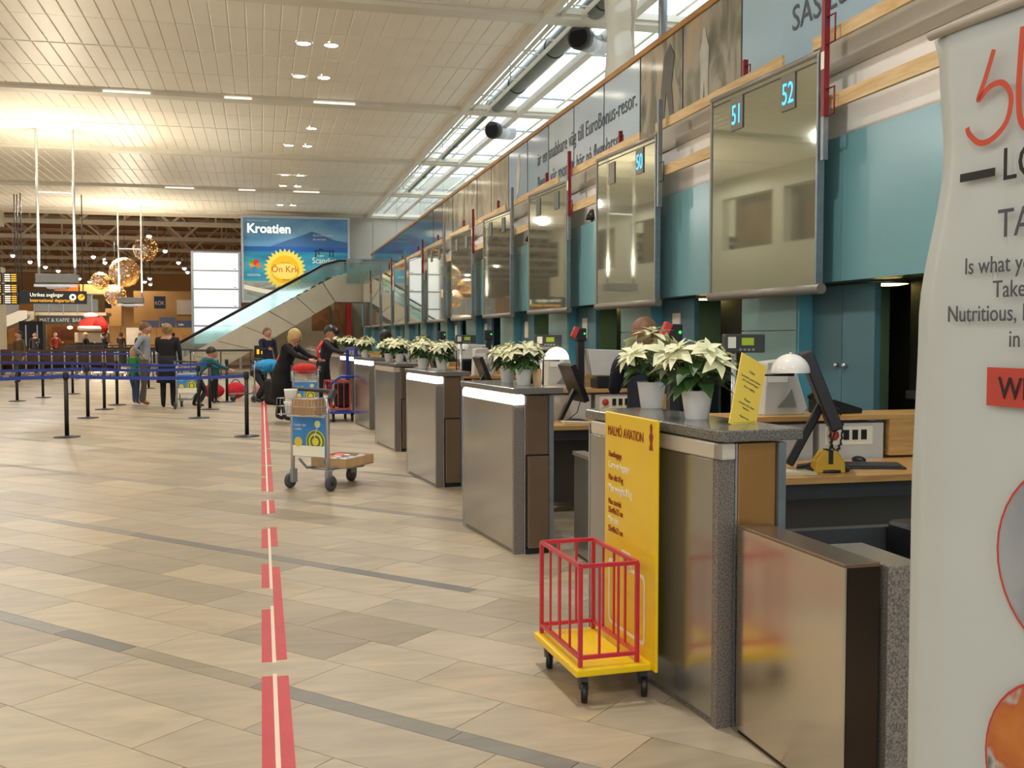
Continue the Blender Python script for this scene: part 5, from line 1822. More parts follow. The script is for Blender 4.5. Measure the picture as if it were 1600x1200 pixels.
# ------------------------------------------------------------------ hanging uplighter frames and thin rods
def hang_frame(x, y, w, ztop, zbot, zbar, lab):
    r = thing('hanging_uplighter', lab, 'hanging lamp', (x, y, zbot), 0, 'uplighters hung on twin rods')
    for s in (-1, 1):
        MB().tube([(s * w / 2, 0, 0.1), (s * w / 2, 0, ztop - zbot)], 0.035, 8).build('rod', CHROME, r)
    MB().bar((-w / 2, 0, zbar - zbot), (w / 2, 0, zbar - zbot), 0.04).build('cross_bar', CHROME, r)
    MB().box(-w / 2 - 0.06, w / 2 + 0.06, -0.22, 0.22, 0.06, 0.30).build('lamp_housing', GREYP, r, bev=0.02)
    MB().prism([(-w * 0.25, 0.0), (w * 0.30, 0.0), (w * 0.34, 0.12), (-w * 0.3, 0.12)], 0.3, mat=Matrix.Translation((0, -0.25, -0.10))).build('lower_box', WPLAST, r, bev=0.02)
    MB().box(-w / 2 - 0.08, w / 2 + 0.08, -0.26, -0.24, -0.05, 0.02).build('lower_rail', CHROME, r)
    return r


hang_frame(-5.28, 29.6, 0.90, CZ, 2.88, 5.35, 'grey uplighter box hung on two long chrome rods, the larger of two')
hang_frame(-5.34, 46.0, 0.92, CZ, 2.85, 5.20, 'grey uplighter box hung on two long chrome rods, the smaller farther one')

sg = thing('departures_sign', 'black hanging sign reading Utrikes avgångar and International departures', 'sign', (-9.05, 43.0, 2.78))
MB().box(0, 2.42, 0, 0.16, 0, 0.50).build('sign_box', SLATE, sg)
text('Utrikes avgångar', 0.20, WSINK, sg, (0.38, -0.01, 0.28), (PI / 2, 0, 0), sx=0.9)
text('International departures', 0.19, YINK, sg, (0.38, -0.01, 0.07), (PI / 2, 0, 0), sx=0.86)
for x, mt in ((1.93, WSINK), (2.24, YINK)):
    MB().prism([(x + 0.125 * math.cos(a * PI / 12), 0.26 + 0.125 * math.sin(a * PI / 12)) for a in range(24)], 0.006, mat=Matrix.Translation((0, -0.008, 0))).build('round_symbol', mt, sg)
MB().prism([(2.17, 0.22), (2.32, 0.30), (2.34, 0.34), (2.29, 0.33), (2.24, 0.33), (2.26, 0.29), (2.16, 0.25)], 0.004, mat=Matrix.Translation((0, -0.014, 0))).build('plane_symbol', SLATE, sg)
MB().prism([(1.88, 0.22), (1.98, 0.22), (1.98, 0.30), (1.95, 0.30), (1.95, 0.33), (1.91, 0.33), (1.91, 0.30), (1.88, 0.30)], 0.004, mat=Matrix.Translation((0, -0.014, 0))).build('bag_symbol', SLATE, sg)
for x in (0.1, 2.3):
    MB().tube([(x, 0.08, 0.5), (x, 0.08, CZ - 2.78)], 0.022, 6).build('rod', DGREY, sg)
fb = thing('departure_board', 'black flight departure board with white and orange rows at the far left edge', 'display', (-10.2, 43.2, 2.75))
for k in range(3):
    for q in range(2):
        s = MB().box(0.56 * q, 0.56 * q + 0.52, 0, 0.1, k * 0.42, k * 0.42 + 0.38).build('screen', SLATE, fb)
        for j in range(4):
            MB().box(0.56 * q + 0.04, 0.56 * q + 0.24, -0.006, 0, k * 0.42 + 0.05 + j * 0.08, k * 0.42 + 0.09 + j * 0.08).build('white_row', WSINK, s)
            MB().box(0.56 * q + 0.28, 0.56 * q + 0.46, -0.006, 0, k * 0.42 + 0.05 + j * 0.08, k * 0.42 + 0.09 + j * 0.08).build('orange_row', YINK, s)
for x in (0.42, 0.98, 1.08):
    MB().tube([(x, 0.12, 0), (x, 0.12, CZ - 2.77)], 0.022, 6).build('rod', DGREY, fb)

# ------------------------------------------------------------------ far hall
fr_ = struct('trim_far_hall_roof', 'dark timber roof of the far hall')
for k in range(20):
    MB().box(-42 + k * 2.6, -39.42 + k * 2.6, 49.8, 97, 9.0, 9.1).build('roof_board', WOODD, fr_)
for t in range(6):
    y = 52.5 + t * 8.0
    tr = struct('trim_roof_truss', 'light steel roof truss under the dark far ceiling')
    mb = MB()
    mb.build
    b = MB().bar((-42, y, 6.95), (9, y, 6.95), 0.16, 0.22).build('bottom_chord', TRUSS, tr)
    MB().bar((-42, y, 8.85), (9, y, 8.85), 0.16, 0.22).build('top_chord', TRUSS, tr)
    for k in range(12):
        x = -42 + k * 4.2
        MB().bar((x, y, 6.95), (x + 2.1, y, 8.85), 0.10, 0.12).build('diagonal', TRUSS, tr)
        MB().bar((x + 2.1, y, 8.85), (x + 4.2, y, 6.95), 0.10, 0.12).build('diagonal', TRUSS, tr)
        MB().bar((x + 2.1, y, 6.95), (x + 2.1, y, 8.85), 0.08, 0.08).build('strut', TRUSS, tr)
for x in range(-40, 8, 6):
    MB().bar((x, 50, 7.9), (x, 96, 7.9), 0.14, 0.2).build('purlin', TRUSS, fr_)
wf = struct('wall_far', 'tan back wall of the far hall')
for k in range(17):
    MB().box(-42 + k * 3, -39.03 + k * 3, 96, 96.4, 0, 9).build('wall_panel', TANW, wf)
MB().box(-42.4, -42, 49.8, 96.4, 0, 9).build('wall_panel', TANW, wf)
MB().box(-42, -11.0, 49.5, 49.6, 7.03, 9.2).build('header_panel', BEIGE, wf)
MB().box(4, 9.6, 48, 96.4, 0, 9).build('wall_panel', TANW, wf)

# mezzanine and stairs
mz = thing('mezzanine', 'upper walkway with glass balustrade above the shops at the far left', 'mezzanine', (-12.7, 64, 0))
MB().box(-0.1, 3.9, 0, 2.2, 2.72, 2.9).build('deck', TRUSS, mz)
for k in range(5):
    MB().box(0.05 + k * 0.78, 0.76 + k * 0.78, 0.0, 0.04, 2.95, 3.9).build('glass_panel', CLEARG, mz)
    MB().bar((0.02 + k * 0.78, 0, 2.8), (0.02 + k * 0.78, 0, 3.95), 0.05).build('baluster', GALV, mz)
MB().bar((-0.1, 0, 3.98), (3.9, 0, 3.98), 0.07, 0.06).build('handrail', GREYP, mz)
MB().box(0.15, 3.75, -0.1, 0.0, 2.2, 2.72).build('shop_sign_band', SLATE, mz)
text('MAT & KAFFE  BAR', 0.3, M('dim_sign_ink', '#b6ae98', 0.5, 0, 0), mz, (0.3, -0.11, 2.35), (PI / 2, 0, 0), sx=0.9)
for x in (0.1, 3.6):
    MB().box(x, x + 0.22, 1.6, 1.85, 0, 2.72).build('column', TRUSS, mz)
for x in (0.3, 1.95):
    MB().ball((x, -0.2, 2.02), 0.13, 10, 6, sc=(1.2, 1, 0.7)).build('lamp', WARMSPOT, mz)
    MB().bar((x, -0.16, 2.05), (x, -0.05, 2.25), 0.03).build('lamp_arm', GREYP, mz)
stt = thing('staircase', 'grey staircase with glass side climbing to the walkway at the far left', 'staircase', (-19.35, 61.9, 0))
MB().prism([(-0.2, -0.3), (0.3, -0.3), (6.7, 2.5), (6.7, 2.95), (6.3, 2.95), (-0.2, 0.1)], 0.12).build('stringer', GREYW, stt)
MB().prism([(-0.2, -0.3), (0.3, -0.3), (6.7, 2.5), (6.7, 2.95), (6.3, 2.95), (-0.2, 0.1)], 0.12, mat=Matrix.Translation((0, 1.8, 0))).build('stringer', GREYW, stt)
for k in range(16):
    MB().box(0.1 + 0.4 * k, 0.5 + 0.4 * k, 0.12, 1.8, 0.02 + 0.172 * k, 0.17 + 0.172 * k).build('step', GREYP, stt)
for k in range(4):
    MB().prism([(1.6 * k, 0.25 + 0.69 * k), (1.6 * k + 1.5, 0.25 + 0.69 * k + 0.65), (1.6 * k + 1.5, 1.25 + 0.69 * k + 0.65), (1.6 * k, 1.25 + 0.69 * k)], 0.02).build('glass_panel', CLEARG, stt)
    MB().bar((1.6 * k, 0, 0.1 + 0.69 * k), (1.6 * k, 0, 1.3 + 0.69 * k), 0.05).build('baluster', GALV, stt)
MB().bar((-0.1, 0, 1.2), (6.6, 0, 4.05), 0.07, 0.06).build('handrail', RAILW, stt)

sh = thing('orange_shop', 'warm orange-lit shop front under the walkway', 'shop', (-19.6, 67.2, 0))
MB().box(0, 10.0, 2.0, 2.2, 0, 4.2).build('back_wall', ORW, sh)
MB().box(0, 9.0, 0.2, 0.8, 0, 1.05).build('shop_counter', M('counter_brown', '#6e4216', 0.6, 0, 0.15, 2), sh)
for k in range(4):
    MB().box(0.6 + 2.1 * k, 2.2 + 2.1 * k, 1.9, 2.0, 1.3, 2.1).build('menu_board', M('menu_dim', '#8e4a1c', 0.6, 0, 0.3, 3), sh)
for k in range(6):
    MB().box(0.2 + 1.5 * k, 1.2 + 1.5 * k, 1.5, 1.9, 0.0, 0.95).build('shelf_unit', M('shelf_mixed', '#7a5a34', 0.6, 0, 0.4, 9), sh)
bd_ = thing('black_booth', 'black booth with pale vertical markings under the stair', 'booth', (-12.25, 58.0, 0))
MB().box(0.0, 1.15, 0, 0.8, 0, 2.3).build('body', BLACKM, bd_)
for x in (0.3, 0.85):
    MB().box(x, x + 0.06, -0.01, 0, 1.0, 2.1).build('pale_stripe', GREYP, bd_)
sh2 = thing('tan_block', 'tan partition block with pale openings behind the hanging signs', 'partition', (-11.8, 74, 0))
MB().box(0.0, 2.6, 0, 1, 2.2, 5.0).build('upper_panel', M('tan_panel', '#b08a56', 0.7, 0, 0.08, 1), sh2)
MB().box(-1.6, -0.1, 0, 1, 0, 5.0).build('orange_panel', M('orange_panel', '#a8581c', 0.7, 0, 0.08, 1), sh2)
MB().box(3.4, 9.0, 0, 1, 2.4, 4.6).build('tan_wing', M('tan_wing', '#a88350', 0.7, 0, 0.08, 1), sh2)
MB().box(6.2, 8.2, -0.05, 0.0, 3.0, 4.0).build('pale_poster', M('pale_poster', '#c9c0b4', 0.5, 0, 0.1, 1), sh2)
for k, (x, w) in enumerate(((-4.6, 1.3), (-2.8, 1.6), (2.9, 1.5))):
    m = MB().box(x + 0, x + w, -0.08, -0.02, 0.9, 2.1).build('lit_window', M('warm_window', '#d8cdb8', 0.5, 0, 0.2, 2, emit=('#fff0d0', 0.25)), sh2)
for k, (x, s) in enumerate(((-10.8, 'SKF'), (-6.7, 'SKF'))):
    g_ = thing('blue_flag_sign', 'dark blue sign with white letters hung in the far hall, %s of the pair' % ('left' if k == 0 else 'right'), 'sign', (x, 70, 3.3), 0, 'dark blue hanging signs')
    MB().box(0, 1.5 if k == 0 else 0.7, 0, 0.1, 0, 0.8).build('sign_box', M('navy', '#23335a', 0.5, 0, 0.05, 2), g_)
    text('KAFÉ' if k == 0 else 'KÖK', 0.34, WHINK, g_, (0.15 if k == 0 else 0.05, -0.01, 0.25), (PI / 2, 0, 0), sx=0.8)
nb = thing('navy_sign_row', 'row of navy blue signs with small white letters in the far hall', 'sign', (-7.0, 66, 2.05))
for k in range(3):
    b = MB().box(k * 0.98, k * 0.98 + 0.92, 0, 0.1, 0, 0.42 + 0.2 * (k == 1)).build('sign_panel', _m['navy'], nb)
    text('Info', 0.2, WHINK, b, (k * 0.98 + 0.12, -0.01, 0.12), (PI / 2, 0, 0))
dg = thing('beige_kiosk', 'beige kiosk block with hanging box, topped by a red Santa hat', 'kiosk', (-9.9, 60, 0))
MB().box(0, 1.7, 0, 1, 1.15, 1.72).build('beige_box', BEIGE, dg, bev=0.05)
MB().box(0.1, 1.6, 0.1, 0.9, 0, 1.15).build('base', M('kiosk_dark', '#3a2c1e', 0.7, 0, 0.3, 6), dg)
sh_ = thing('santa_hat', 'big red Santa hat with white brim and bobble on the beige kiosk', 'decoration', (-9.0, 60.4, 1.86))
MB().ball((0, 0, 0.15), 0.75, 20, 10, sc=(1.05, 0.7, 0.75), t1=PI * 0.6).build('hat_crown', M('felt_red', '#b81f1c', 0.8, 0, 0.06, 5), sh_)
MB().tube([(0.3, -0.3, 0.5), (0.62, -0.4, 0.2), (0.66, -0.42, -0.25)], 0.2, 10, radii=[0.35, 0.26, 0.12]).build('hat_tip', _m['felt_red'], sh_)
MB().ball((0.62, -0.45, -0.35), 0.2, 12, 8).build('bobble', BEIGE, sh_)
MB().lathe([(0.72, -0.05), (0.82, 0.05), (0.78, 0.2), (0.66, 0.22)], 20).build('brim', WHITE, sh_)
MB().ball((-0.1, 0, 0.78), 0.3, 12, 8, sc=(1.3, 1, 0.6)).build('white_patch', WHITE, sh_)
ct_ = thing('cafe_fence', 'dark cafe furniture and railing before the far crowd', 'railing', (-9.6, 55.5, 0))
for k in range(14):
    MB().bar((k * 0.45, 0, 0), (k * 0.45, 0, 1.05), 0.05).build('bar', DGREY, ct_)
MB().bar((0, 0, 1.05), (5.9, 0, 1.05), 0.06).build('top_rail', DGREY, ct_)
MB().box(0, 5.9, 0.5, 0.9, 0.1, 0.95).build('bench_block', M('dark_bench', '#4a3a2c', 0.7, 0, 0.35, 5), ct_)
og = thing('orange_stand', 'orange rounded stand at the foot of the white light board', 'stand', (-3.3, 47.6, 0))
MB().prism([(-0.1, 0), (1.5, 0), (1.5, 1.2), (0.9, 1.5), (-0.1, 1.6)], 0.3).build('body', M('orange_stand', '#c8742a', 0.6, 0, 0.15, 2), og)

# dark rail near the escalator foot, in front of it
rl = thing('guard_rail', 'low dark guard rail in front of the escalator foot', 'railing', (-2.6, 40.5, 0))
MB().bar((0, 0, 0.98), (2.3, 0, 0.98), 0.08).build('top_rail', DGREY, rl)
for k in range(3):
    MB().bar((k * 1.1, 0, 0), (k * 1.1, 0, 0.98), 0.05).build('bar', DGREY, rl)
gt = thing('grey_board', 'grey display board behind the sizer, left of the desk row', 'board', (-0.2, 43.9, 0))
MB().box(0, 3.2, 0.9, 1.0, 0, 1.75).build('panel', BEIGE, gt)
MB().box(-0.05, 0.02, 0.85, 1.05, 0, 1.8).build('side_frame', GREYP, gt)
yb_ = thing('black_yellow_box', 'small black box with two yellow lamps beside the red floor line', 'sign', (0.0, 31.0, 0))
MB().box(-0.20, 0.12, 0, 0.1, 0.88, 1.25).build('sign_box', BLACK, yb_)
MB().bar((-0.04, 0.05, 0), (-0.04, 0.05, 0.9), 0.04).build('post', BLACK, yb_)
for x in (-0.13, 0.0):
    MB().box(x, x + 0.07, -0.006, 0, 1.0, 1.14).build('yellow_figure', YINK, yb_)

# light balls
def light_ball(x, y, z, r_, lab, seed):
    g = random.Random(seed)
    b = thing('light_ball', lab, 'hanging lamp', (x, y, z), 0, 'wire balls of tiny lights')
    mb = MB()
    for k in range(7):
        a = PI * k / 7
        q = Matrix.Rotation(a, 4, 'Z') @ Matrix.Rotation(PI / 2, 4, 'X')
        pts = [q @ Vector((r_ * math.cos(t * PI / 12), r_ * math.sin(t * PI / 12), 0)) for t in range(25)]
        mb.tube(pts, 0.008, 4, cap=False)
    for k in range(1, 6):
        zz = -r_ + 2 * r_ * k / 6
        rr = math.sqrt(max(0, r_ * r_ - zz * zz))
        mb.tube([(rr * math.cos(t * PI / 12), rr * math.sin(t * PI / 12), zz) for t in range(25)], 0.008, 4, cap=False)
    mb.build('wire_frame', WIREB, b)
    MB().ball((0, 0, 0), r_ * 0.97, 20, 14).build('gauze', glass_material('ball_gauze', '#c9ab80', 0.62, 0.6, 0.2), b)
    mb = MB()
    for k in range(260):
        u = g.uniform(-1, 1)
        a = g.uniform(0, 2 * PI)
        s = math.sqrt(1 - u * u)
        mb.ball((r_ * s * math.cos(a), r_ * s * math.sin(a), r_ * u), g.choice((0.010, 0.013, 0.022)), 5, 3)
    o = mb.build('tiny_bulbs', TWINK, b)
    o['kind'] = 'stuff'
    MB().tube([(0, 0, r_), (0, 0, 8.9 - z)], 0.01, 5).build('cable', DGREY, b)


light_ball(-5.75, 56, 6.0, 0.60, 'wire ball of tiny warm lights hanging highest, nearest the white board', 1)
light_ball(-6.9, 57, 4.85, 0.78, 'largest wire ball of tiny warm lights, hanging in the middle', 2)
light_ball(-8.1, 57, 4.4, 0.45, 'small wire ball of tiny warm lights, leftmost of the cluster', 3)
light_ball(-7.5, 58, 3.7, 0.55, 'wire ball of tiny warm lights hanging lowest', 4)

# spots in the far hall, each placed under the trusses
SP = [(20, 399, 70), (47, 409, 72), (71, 417, 75), (91, 423, 78), (146, 401, 68), (164, 410, 72), (124, 435, 80), (140, 440, 82), (152, 444, 84), (118, 453, 86), (128, 453, 88), (141, 452, 86), (154, 452, 84), (169, 452, 86), (110, 430, 79), (233, 369, 58), (258, 392, 64), (279, 410, 70), (288, 419, 74), (293, 425, 76), (226, 440, 80), (234, 435, 78), (235, 444, 82), (82, 448, 84), (200, 430, 80), (182, 420, 76)]
hs = None
HCAM = math.cos(PIT)
for (px, py, yy) in SP:
    u_, v_ = (px - 800) / FPX, (600 - py) / FPX
    F_ = Vector((math.sin(YAW) * math.cos(PIT), math.cos(YAW) * math.cos(PIT), -math.sin(PIT)))
    R_ = Vector((math.cos(YAW), -math.sin(YAW), 0))
    U_ = R_.cross(F_)
    d = F_ + R_ * u_ + U_ * v_
    t = yy / d.y
    p = Vector((d.x * t, yy, EYE + d.z * t))
    if hs is None:
        hs = thing('hall_spotlight', 'small white spotlight glowing under the dark far roof', 'spotlight', p, 0, 'small spotlights of the far hall')
        MB().ball((0, 0, 0), 0.13, 10, 6).build('lamp', SPOTE, hs)
        MB().lathe([(0.13, 0.02), (0.10, 0.22), (0.0, 0.24)], 10).build('housing', GREYP, hs)
        MB().tube([(0, 0, 0.2), (0, 0, 1.6)], 0.015, 5).build('cable', DGREY, hs)
    else:
        dup(hs, p)

# ------------------------------------------------------------------ people


def eval_mesh(o):
    dg = bpy.context.evaluated_depsgraph_get()
    dg.update()
    me = bpy.data.meshes.new_from_object(o.evaluated_get(dg))
    return me


def person(lab, loc, rz, H, arms, legs, lean=0.0, head=(0.0, 0.0), shirt='#777777', trousers='#222222', shoes='#1b1b1b', hair=DARKH, hairstyle='short', crouch=0.0, sleeve=True, build=1.0, coat=None, group=None):
    """facing local -Y. arms: two (elbow, wrist) offsets from the shoulder, legs: two (knee, ankle) offsets from the hip, in body heights."""
    root = thing('person', lab, 'person', loc, rz, group)
    S_ = cloth('s' + shirt[1:], shirt)
    T_ = cloth('t' + trousers[1:], trousers)
    O_ = M('shoe' + shoes[1:], shoes, 0.5, 0, 0.1, 10)
    pel = Vector((0, 0, 0.52 - crouch))
    rotm = Matrix.Rotation(lean, 3, 'X')

    def tor(x, y, z):
        return pel + rotm @ Vector((x, y, z - 0.52))
    J = {}
    J['pel'] = pel
    J['spine'] = tor(0, 0.0, 0.61)
    J['chest'] = tor(0, -0.005, 0.72)
    J['up'] = tor(0, 0.0, 0.79)
    J['neck'] = tor(0, 0.0, 0.845)
    nk = J['neck']
    hr = Matrix.Rotation(lean * 0.35 + head[0], 3, 'X')
    hz = Matrix.Rotation(head[1], 3, 'Z')
    hm = hz @ hr
    hc = nk + hm @ Vector((0, -0.012, 0.075))
    J['hb'] = nk + hm @ Vector((0, -0.002, 0.025))
    verts = [J['pel'], J['spine'], J['chest'], J['up'], J['neck'], J['hb']]
    rad = [(0.088, 0.066), (0.078, 0.058), (0.098, 0.062), (0.075, 0.05), (0.034, 0.034), (0.032, 0.032)]
    edges = [(0, 1), (1, 2), (2, 3), (3, 4), (4, 5)]
    seg = [('s', 0, 1), ('s', 1, 2), ('s', 2, 3), ('k', 4, 5)]
    hands = []
    for s, (el, wr) in zip((-1, 1), arms):
        sh = tor(s * 0.108, 0.0, 0.805)
        e = sh + Vector(el)
        w = e + Vector(wr)
        b = len(verts)
        mid = sh.lerp(e, 0.5)
        verts += [sh, mid, e, e.lerp(w, 0.5), w]
        rad += [(0.040, 0.040), (0.033, 0.033), (0.028, 0.028), (0.025, 0.025), (0.018, 0.018)]
        edges += [(3, b), (b, b + 1), (b + 1, b + 2), (b + 2, b + 3), (b + 3, b + 4)]
        seg += [('s', b, b + 2), ('s' if sleeve else 'k', b + 2, b + 4)]
        hands.append((e, w, s))
    for s, (kn, an) in zip((-1, 1), legs):
        hp = pel + Vector((s * 0.050, 0, -0.02))
        k = hp + Vector(kn)
        a = k + Vector(an)
        b = len(verts)
        toe = a + Vector((s * 0.012, -0.075, -0.018))
        verts += [hp, hp.lerp(k, 0.5), k, k.lerp(a, 0.45), a, toe]
        rad += [(0.060, 0.060), (0.048, 0.048), (0.035, 0.036), (0.033, 0.034), (0.024, 0.026), (0.022, 0.018)]
        edges += [(0, b), (b, b + 1), (b + 1, b + 2), (b + 2, b + 3), (b + 3, b + 4), (b + 4, b + 5)]
        seg += [('t', b, b + 2), ('t', b + 2, b + 4), ('o', b + 4, b + 5)]
    me = bpy.data.meshes.new('skeleton')
    me.from_pydata([tuple(v * H) for v in verts], edges, [])
    o = bpy.data.objects.new('tmp', me)
    COL.objects.link(o)
    bm = bmesh.new()
    bm.from_mesh(me)
    sk_ = bm.verts.layers.skin.verify()
    bm.verts.ensure_lookup_table()
    for i, v in enumerate(bm.verts):
        f = build if rad[i][0] > 0.05 else 1.0
        v[sk_].radius = (rad[i][0] * H * f, rad[i][1] * H * f)
        v[sk_].use_root = (i == 0)
    bm.to_mesh(me)
    bm.free()
    md = o.modifiers.new('skin', 'SKIN')
    md.use_smooth_shade = True
    sb = o.modifiers.new('sub', 'SUBSURF')
    sb.levels = 2
    sb.render_levels = 2
    body = eval_mesh(o)
    bpy.data.objects.remove(o)
    mb = MB()
    mb.v = [v.co.copy() for v in body.vertices]
    V_ = [v * H for v in verts]
    mi = {'s': 0, 't': 1, 'o': 2, 'k': 3}
    for p in body.polygons:
        c = p.center
        best, bd2 = 's', 1e9
        for (kk, a, b) in seg:
            A, B = V_[a], V_[b]
            ab = B - A
            t = max(0, min(1, (c - A).dot(ab) / ab.length_squared))
            dd = (c - (A + ab * t)).length
            if dd < bd2:
                bd2, best = dd, kk
        mb.face(list(p.vertices), mi[best], True)
    # head, ears, nose
    hm4 = hm.to_4x4()
    r_ = 0.068 * H
    b0 = len(mb.v)
    mb.ball(hc * H, r_, 18, 14, 3, sc=(0.80, 0.98, 1.06), mat=hm4)
    for i in range(b0, len(mb.v)):
        q = hm4.inverted() @ (mb.v[i] - hc * H)
        if q.z < 0:
            q.x *= 1 + 0.35 * q.z / r_ * 0.6
            q.y = q.y * (1 + 0.12 * q.z / r_) - 0.0
        mb.v[i] = (hm4 @ q) + hc * H

    def hp_(x, y, z):
        return hc * H + hm @ (Vector((x, y, z)) * H)
    mb.tube([hp_(0, -0.062, 0.012), hp_(0, -0.076, -0.010), hp_(0, -0.060, -0.018)], 0.008 * H, 6, 3, radii=[0.004 * H, 0.009 * H, 0.006 * H])
    for s in (-1, 1):
        mb.ball(hp_(s * 0.055, 0.004, -0.002), 0.014 * H, 8, 6, 3, sc=(0.45, 0.9, 1.3), mat=hm4)
    for s in (-1, 1):
        mb.ball(hp_(s * 0.022, -0.060, 0.010), 0.0062 * H, 6, 5, 4)
    mb.ball(hp_(0, -0.0605, -0.030), 0.013 * H, 8, 5, 5, sc=(1.0, 0.35, 0.35), mat=hm4)
    # hands: palm, four fingers and a thumb
    for (e, w, s) in hands:
        d = (w - e).normalized()
        side = d.cross(Vector((0, 1, 0)))
        if side.length < 0.2:
            side = d.cross(Vector((1, 0, 0)))
        side.normalize()
        nrm = d.cross(side).normalized()
        W0 = w * H
        pm = Matrix((side, d, nrm)).transposed().to_4x4()
        mb.ball(W0 + d * 0.026 * H, 0.022 * H, 8, 6, 3, sc=(1.0, 1.35, 0.55), mat=pm)
        for k, ln in enumerate((0.036, 0.042, 0.040, 0.032)):
            o_ = W0 + d * 0.045 * H + side * (k - 1.5) * 0.0105 * H
            mb.tube([o_, o_ + (d * 0.6 * ln + nrm * 0.004) * H, o_ + (d * ln + nrm * 0.014) * H], 0.0045 * H, 5, 3, radii=[0.005 * H, 0.0047 * H, 0.0035 * H])
        o_ = W0 + d * 0.015 * H - side * 0.018 * H * s
        mb.tube([o_, o_ + (d * 0.018 - side * 0.012 * s) * H, o_ + (d * 0.034 - side * 0.014 * s + nrm * 0.006) * H], 0.005 * H, 5, 3)
    mb.build('body', [S_, T_, O_, SKIN, EYEM, LIPM], root)
    # hair
    hb = MB()
    if hairstyle == 'cap':
        hb.ball(hp_(0, 0.004, 0.012), r_ * 1.10, 16, 8, sc=(0.86, 1.02, 1.02), mat=hm4, t1=PI * 0.5)
        hb.tube([hp_(0, -0.05, 0.02), hp_(0, -0.105, 0.010)], 0.04 * H, 8, radii=[0.045 * H, 0.03 * H])
        hb.build('cap', BLACK, root)
    hh = MB()
    t1 = {'short': 0.52, 'bob': 0.66, 'bun': 0.56, 'cap': 0.5}.get(hairstyle, 0.55)
    mt2 = hm4 @ Matrix.Rotation(R(-28), 4, 'X')
    hh.ball(hp_(0, 0.010, 0.006), r_ * 1.08, 18, 10, sc=(0.86, 1.0, 1.06), mat=mt2, t1=PI * t1)
    if hairstyle == 'bob':
        hh.ball(hp_(0, 0.028, -0.018), r_ * 0.95, 16, 10, sc=(0.98, 0.8, 1.05), mat=hm4)
    if hairstyle == 'bun':
        hh.ball(hp_(0, 0.07, 0.03), r_ * 0.45, 10, 8)
    hh.build('hair', hair, root)
    if coat:
        # skirted coat from the waist down, open hem
        cm = MB()
        prof = [(0.095, 0.62), (0.10, 0.52), (0.115, 0.42), (0.125, coat[1])]
        n_ = 20
        rings = []
        for (rr, z) in prof:
            b = len(cm.v)
            base = pel + (rotm @ Vector((0, 0, z - 0.52)) if z > 0.52 else Vector((0, 0, z - 0.52)))
            for k in range(n_):
                a = 2 * PI * k / n_
                wob = 1 + 0.05 * math.sin(3 * a + z * 9)
                cm.v.append((base + Vector((rr * math.cos(a) * wob, rr * 0.86 * math.sin(a) * wob, 0))) * H)
            rings.append(b)
        for i in range(len(prof) - 1):
            for k in range(n_):
                k2 = (k + 1) % n_
                cm.face([rings[i] + k, rings[i] + k2, rings[i + 1] + k2, rings[i + 1] + k], 0, True)
        co = cm.build('coat_skirt', cloth('c' + coat[0][1:], coat[0]), root)
        sf = co.modifiers.new('solid', 'SOLIDIFY')
        sf.thickness = 0.01
    return root


DOWN = ((0.03, 0.01, -0.155), (0.0, -0.03, -0.14))


def arm(s, kind):
    if kind == 'down':
        return ((s * 0.035, 0.01, -0.155), (s * 0.0, -0.035, -0.135))
    if kind == 'hip':
        return ((s * 0.10, 0.04, -0.125), (-s * 0.095, -0.05, -0.075))
    if kind == 'fwd':
        return ((s * 0.02, -0.07, -0.13), (-s * 0.03, -0.135, 0.01))
    if kind == 'reach':
        return ((s * 0.02, -0.12, -0.09), (-s * 0.02, -0.13, -0.04))
    if kind == 'hang':
        return ((s * 0.01, -0.04, -0.15), (0.0, -0.03, -0.14))


def leg(s, kind):
    if kind == 'st':
        return ((s * 0.006, -0.006, -0.235), (0, 0.008, -0.225))
    if kind == 'fwd':
        return ((s * 0.006, -0.06, -0.225), (0, 0.0, -0.226))
    if kind == 'back':
        return ((s * 0.006, 0.03, -0.232), (0, 0.05, -0.222))
    if kind == 'bent':
        return ((s * 0.03, -0.11, -0.19), (0, 0.10, -0.18))


A2 = lambda a, b: (arm(-1, a), arm(1, b))
L2 = lambda a, b: (leg(-1, a), leg(1, b))
person('person in a grey jumper standing sideways with hand on hip, behind a child in green', (-2.50, 23.9, 0), R(75), 1.84, A2('hip', 'hip'), L2('st', 'back'), shirt='#8d949b', trousers='#55503f', shoes='#7a4a28', hair=BROWNH, head=(0.1, 0.15))
person('small blond child in a green top and blue trousers, standing before the grey jumper', (-2.76, 24.2, 0), R(150), 1.28, A2('down', 'fwd'), L2('st', 'fwd'), shirt='#2f8a4a', trousers='#3c4c6e', shoes='#b08078', hair=BLONDE, hairstyle='bob')
person('woman in a black dress seen from behind, fair hair pinned up, standing by a trolley', (-1.93, 22.8, 0), R(172), 1.80, A2('down', 'fwd'), L2('st', 'st'), shirt='#17161a', trousers='#141318', shoes='#141416', hair=M('fair_brown_hair', '#8f6f45', 0.6, 0, 0.15, 30), hairstyle='bun', build=1.2, coat=('#17161a', 0.30))
person('person in a teal jacket crouching over the trolley, right of the woman in black', (-1.42, 23.4, 0), R(120), 1.62, A2('reach', 'reach'), L2('bent', 'bent'), lean=0.75, crouch=0.11, shirt='#20606c', trousers='#1d1e28', hair=DARKH)
person('child in a dark teal coat standing between belt posts, right of the crouching person', (-1.05, 24.2, 0), R(60), 1.2, A2('down', 'down'), L2('st', 'st'), shirt='#1f4f54', trousers='#1b1c22', hair=BROWNH)
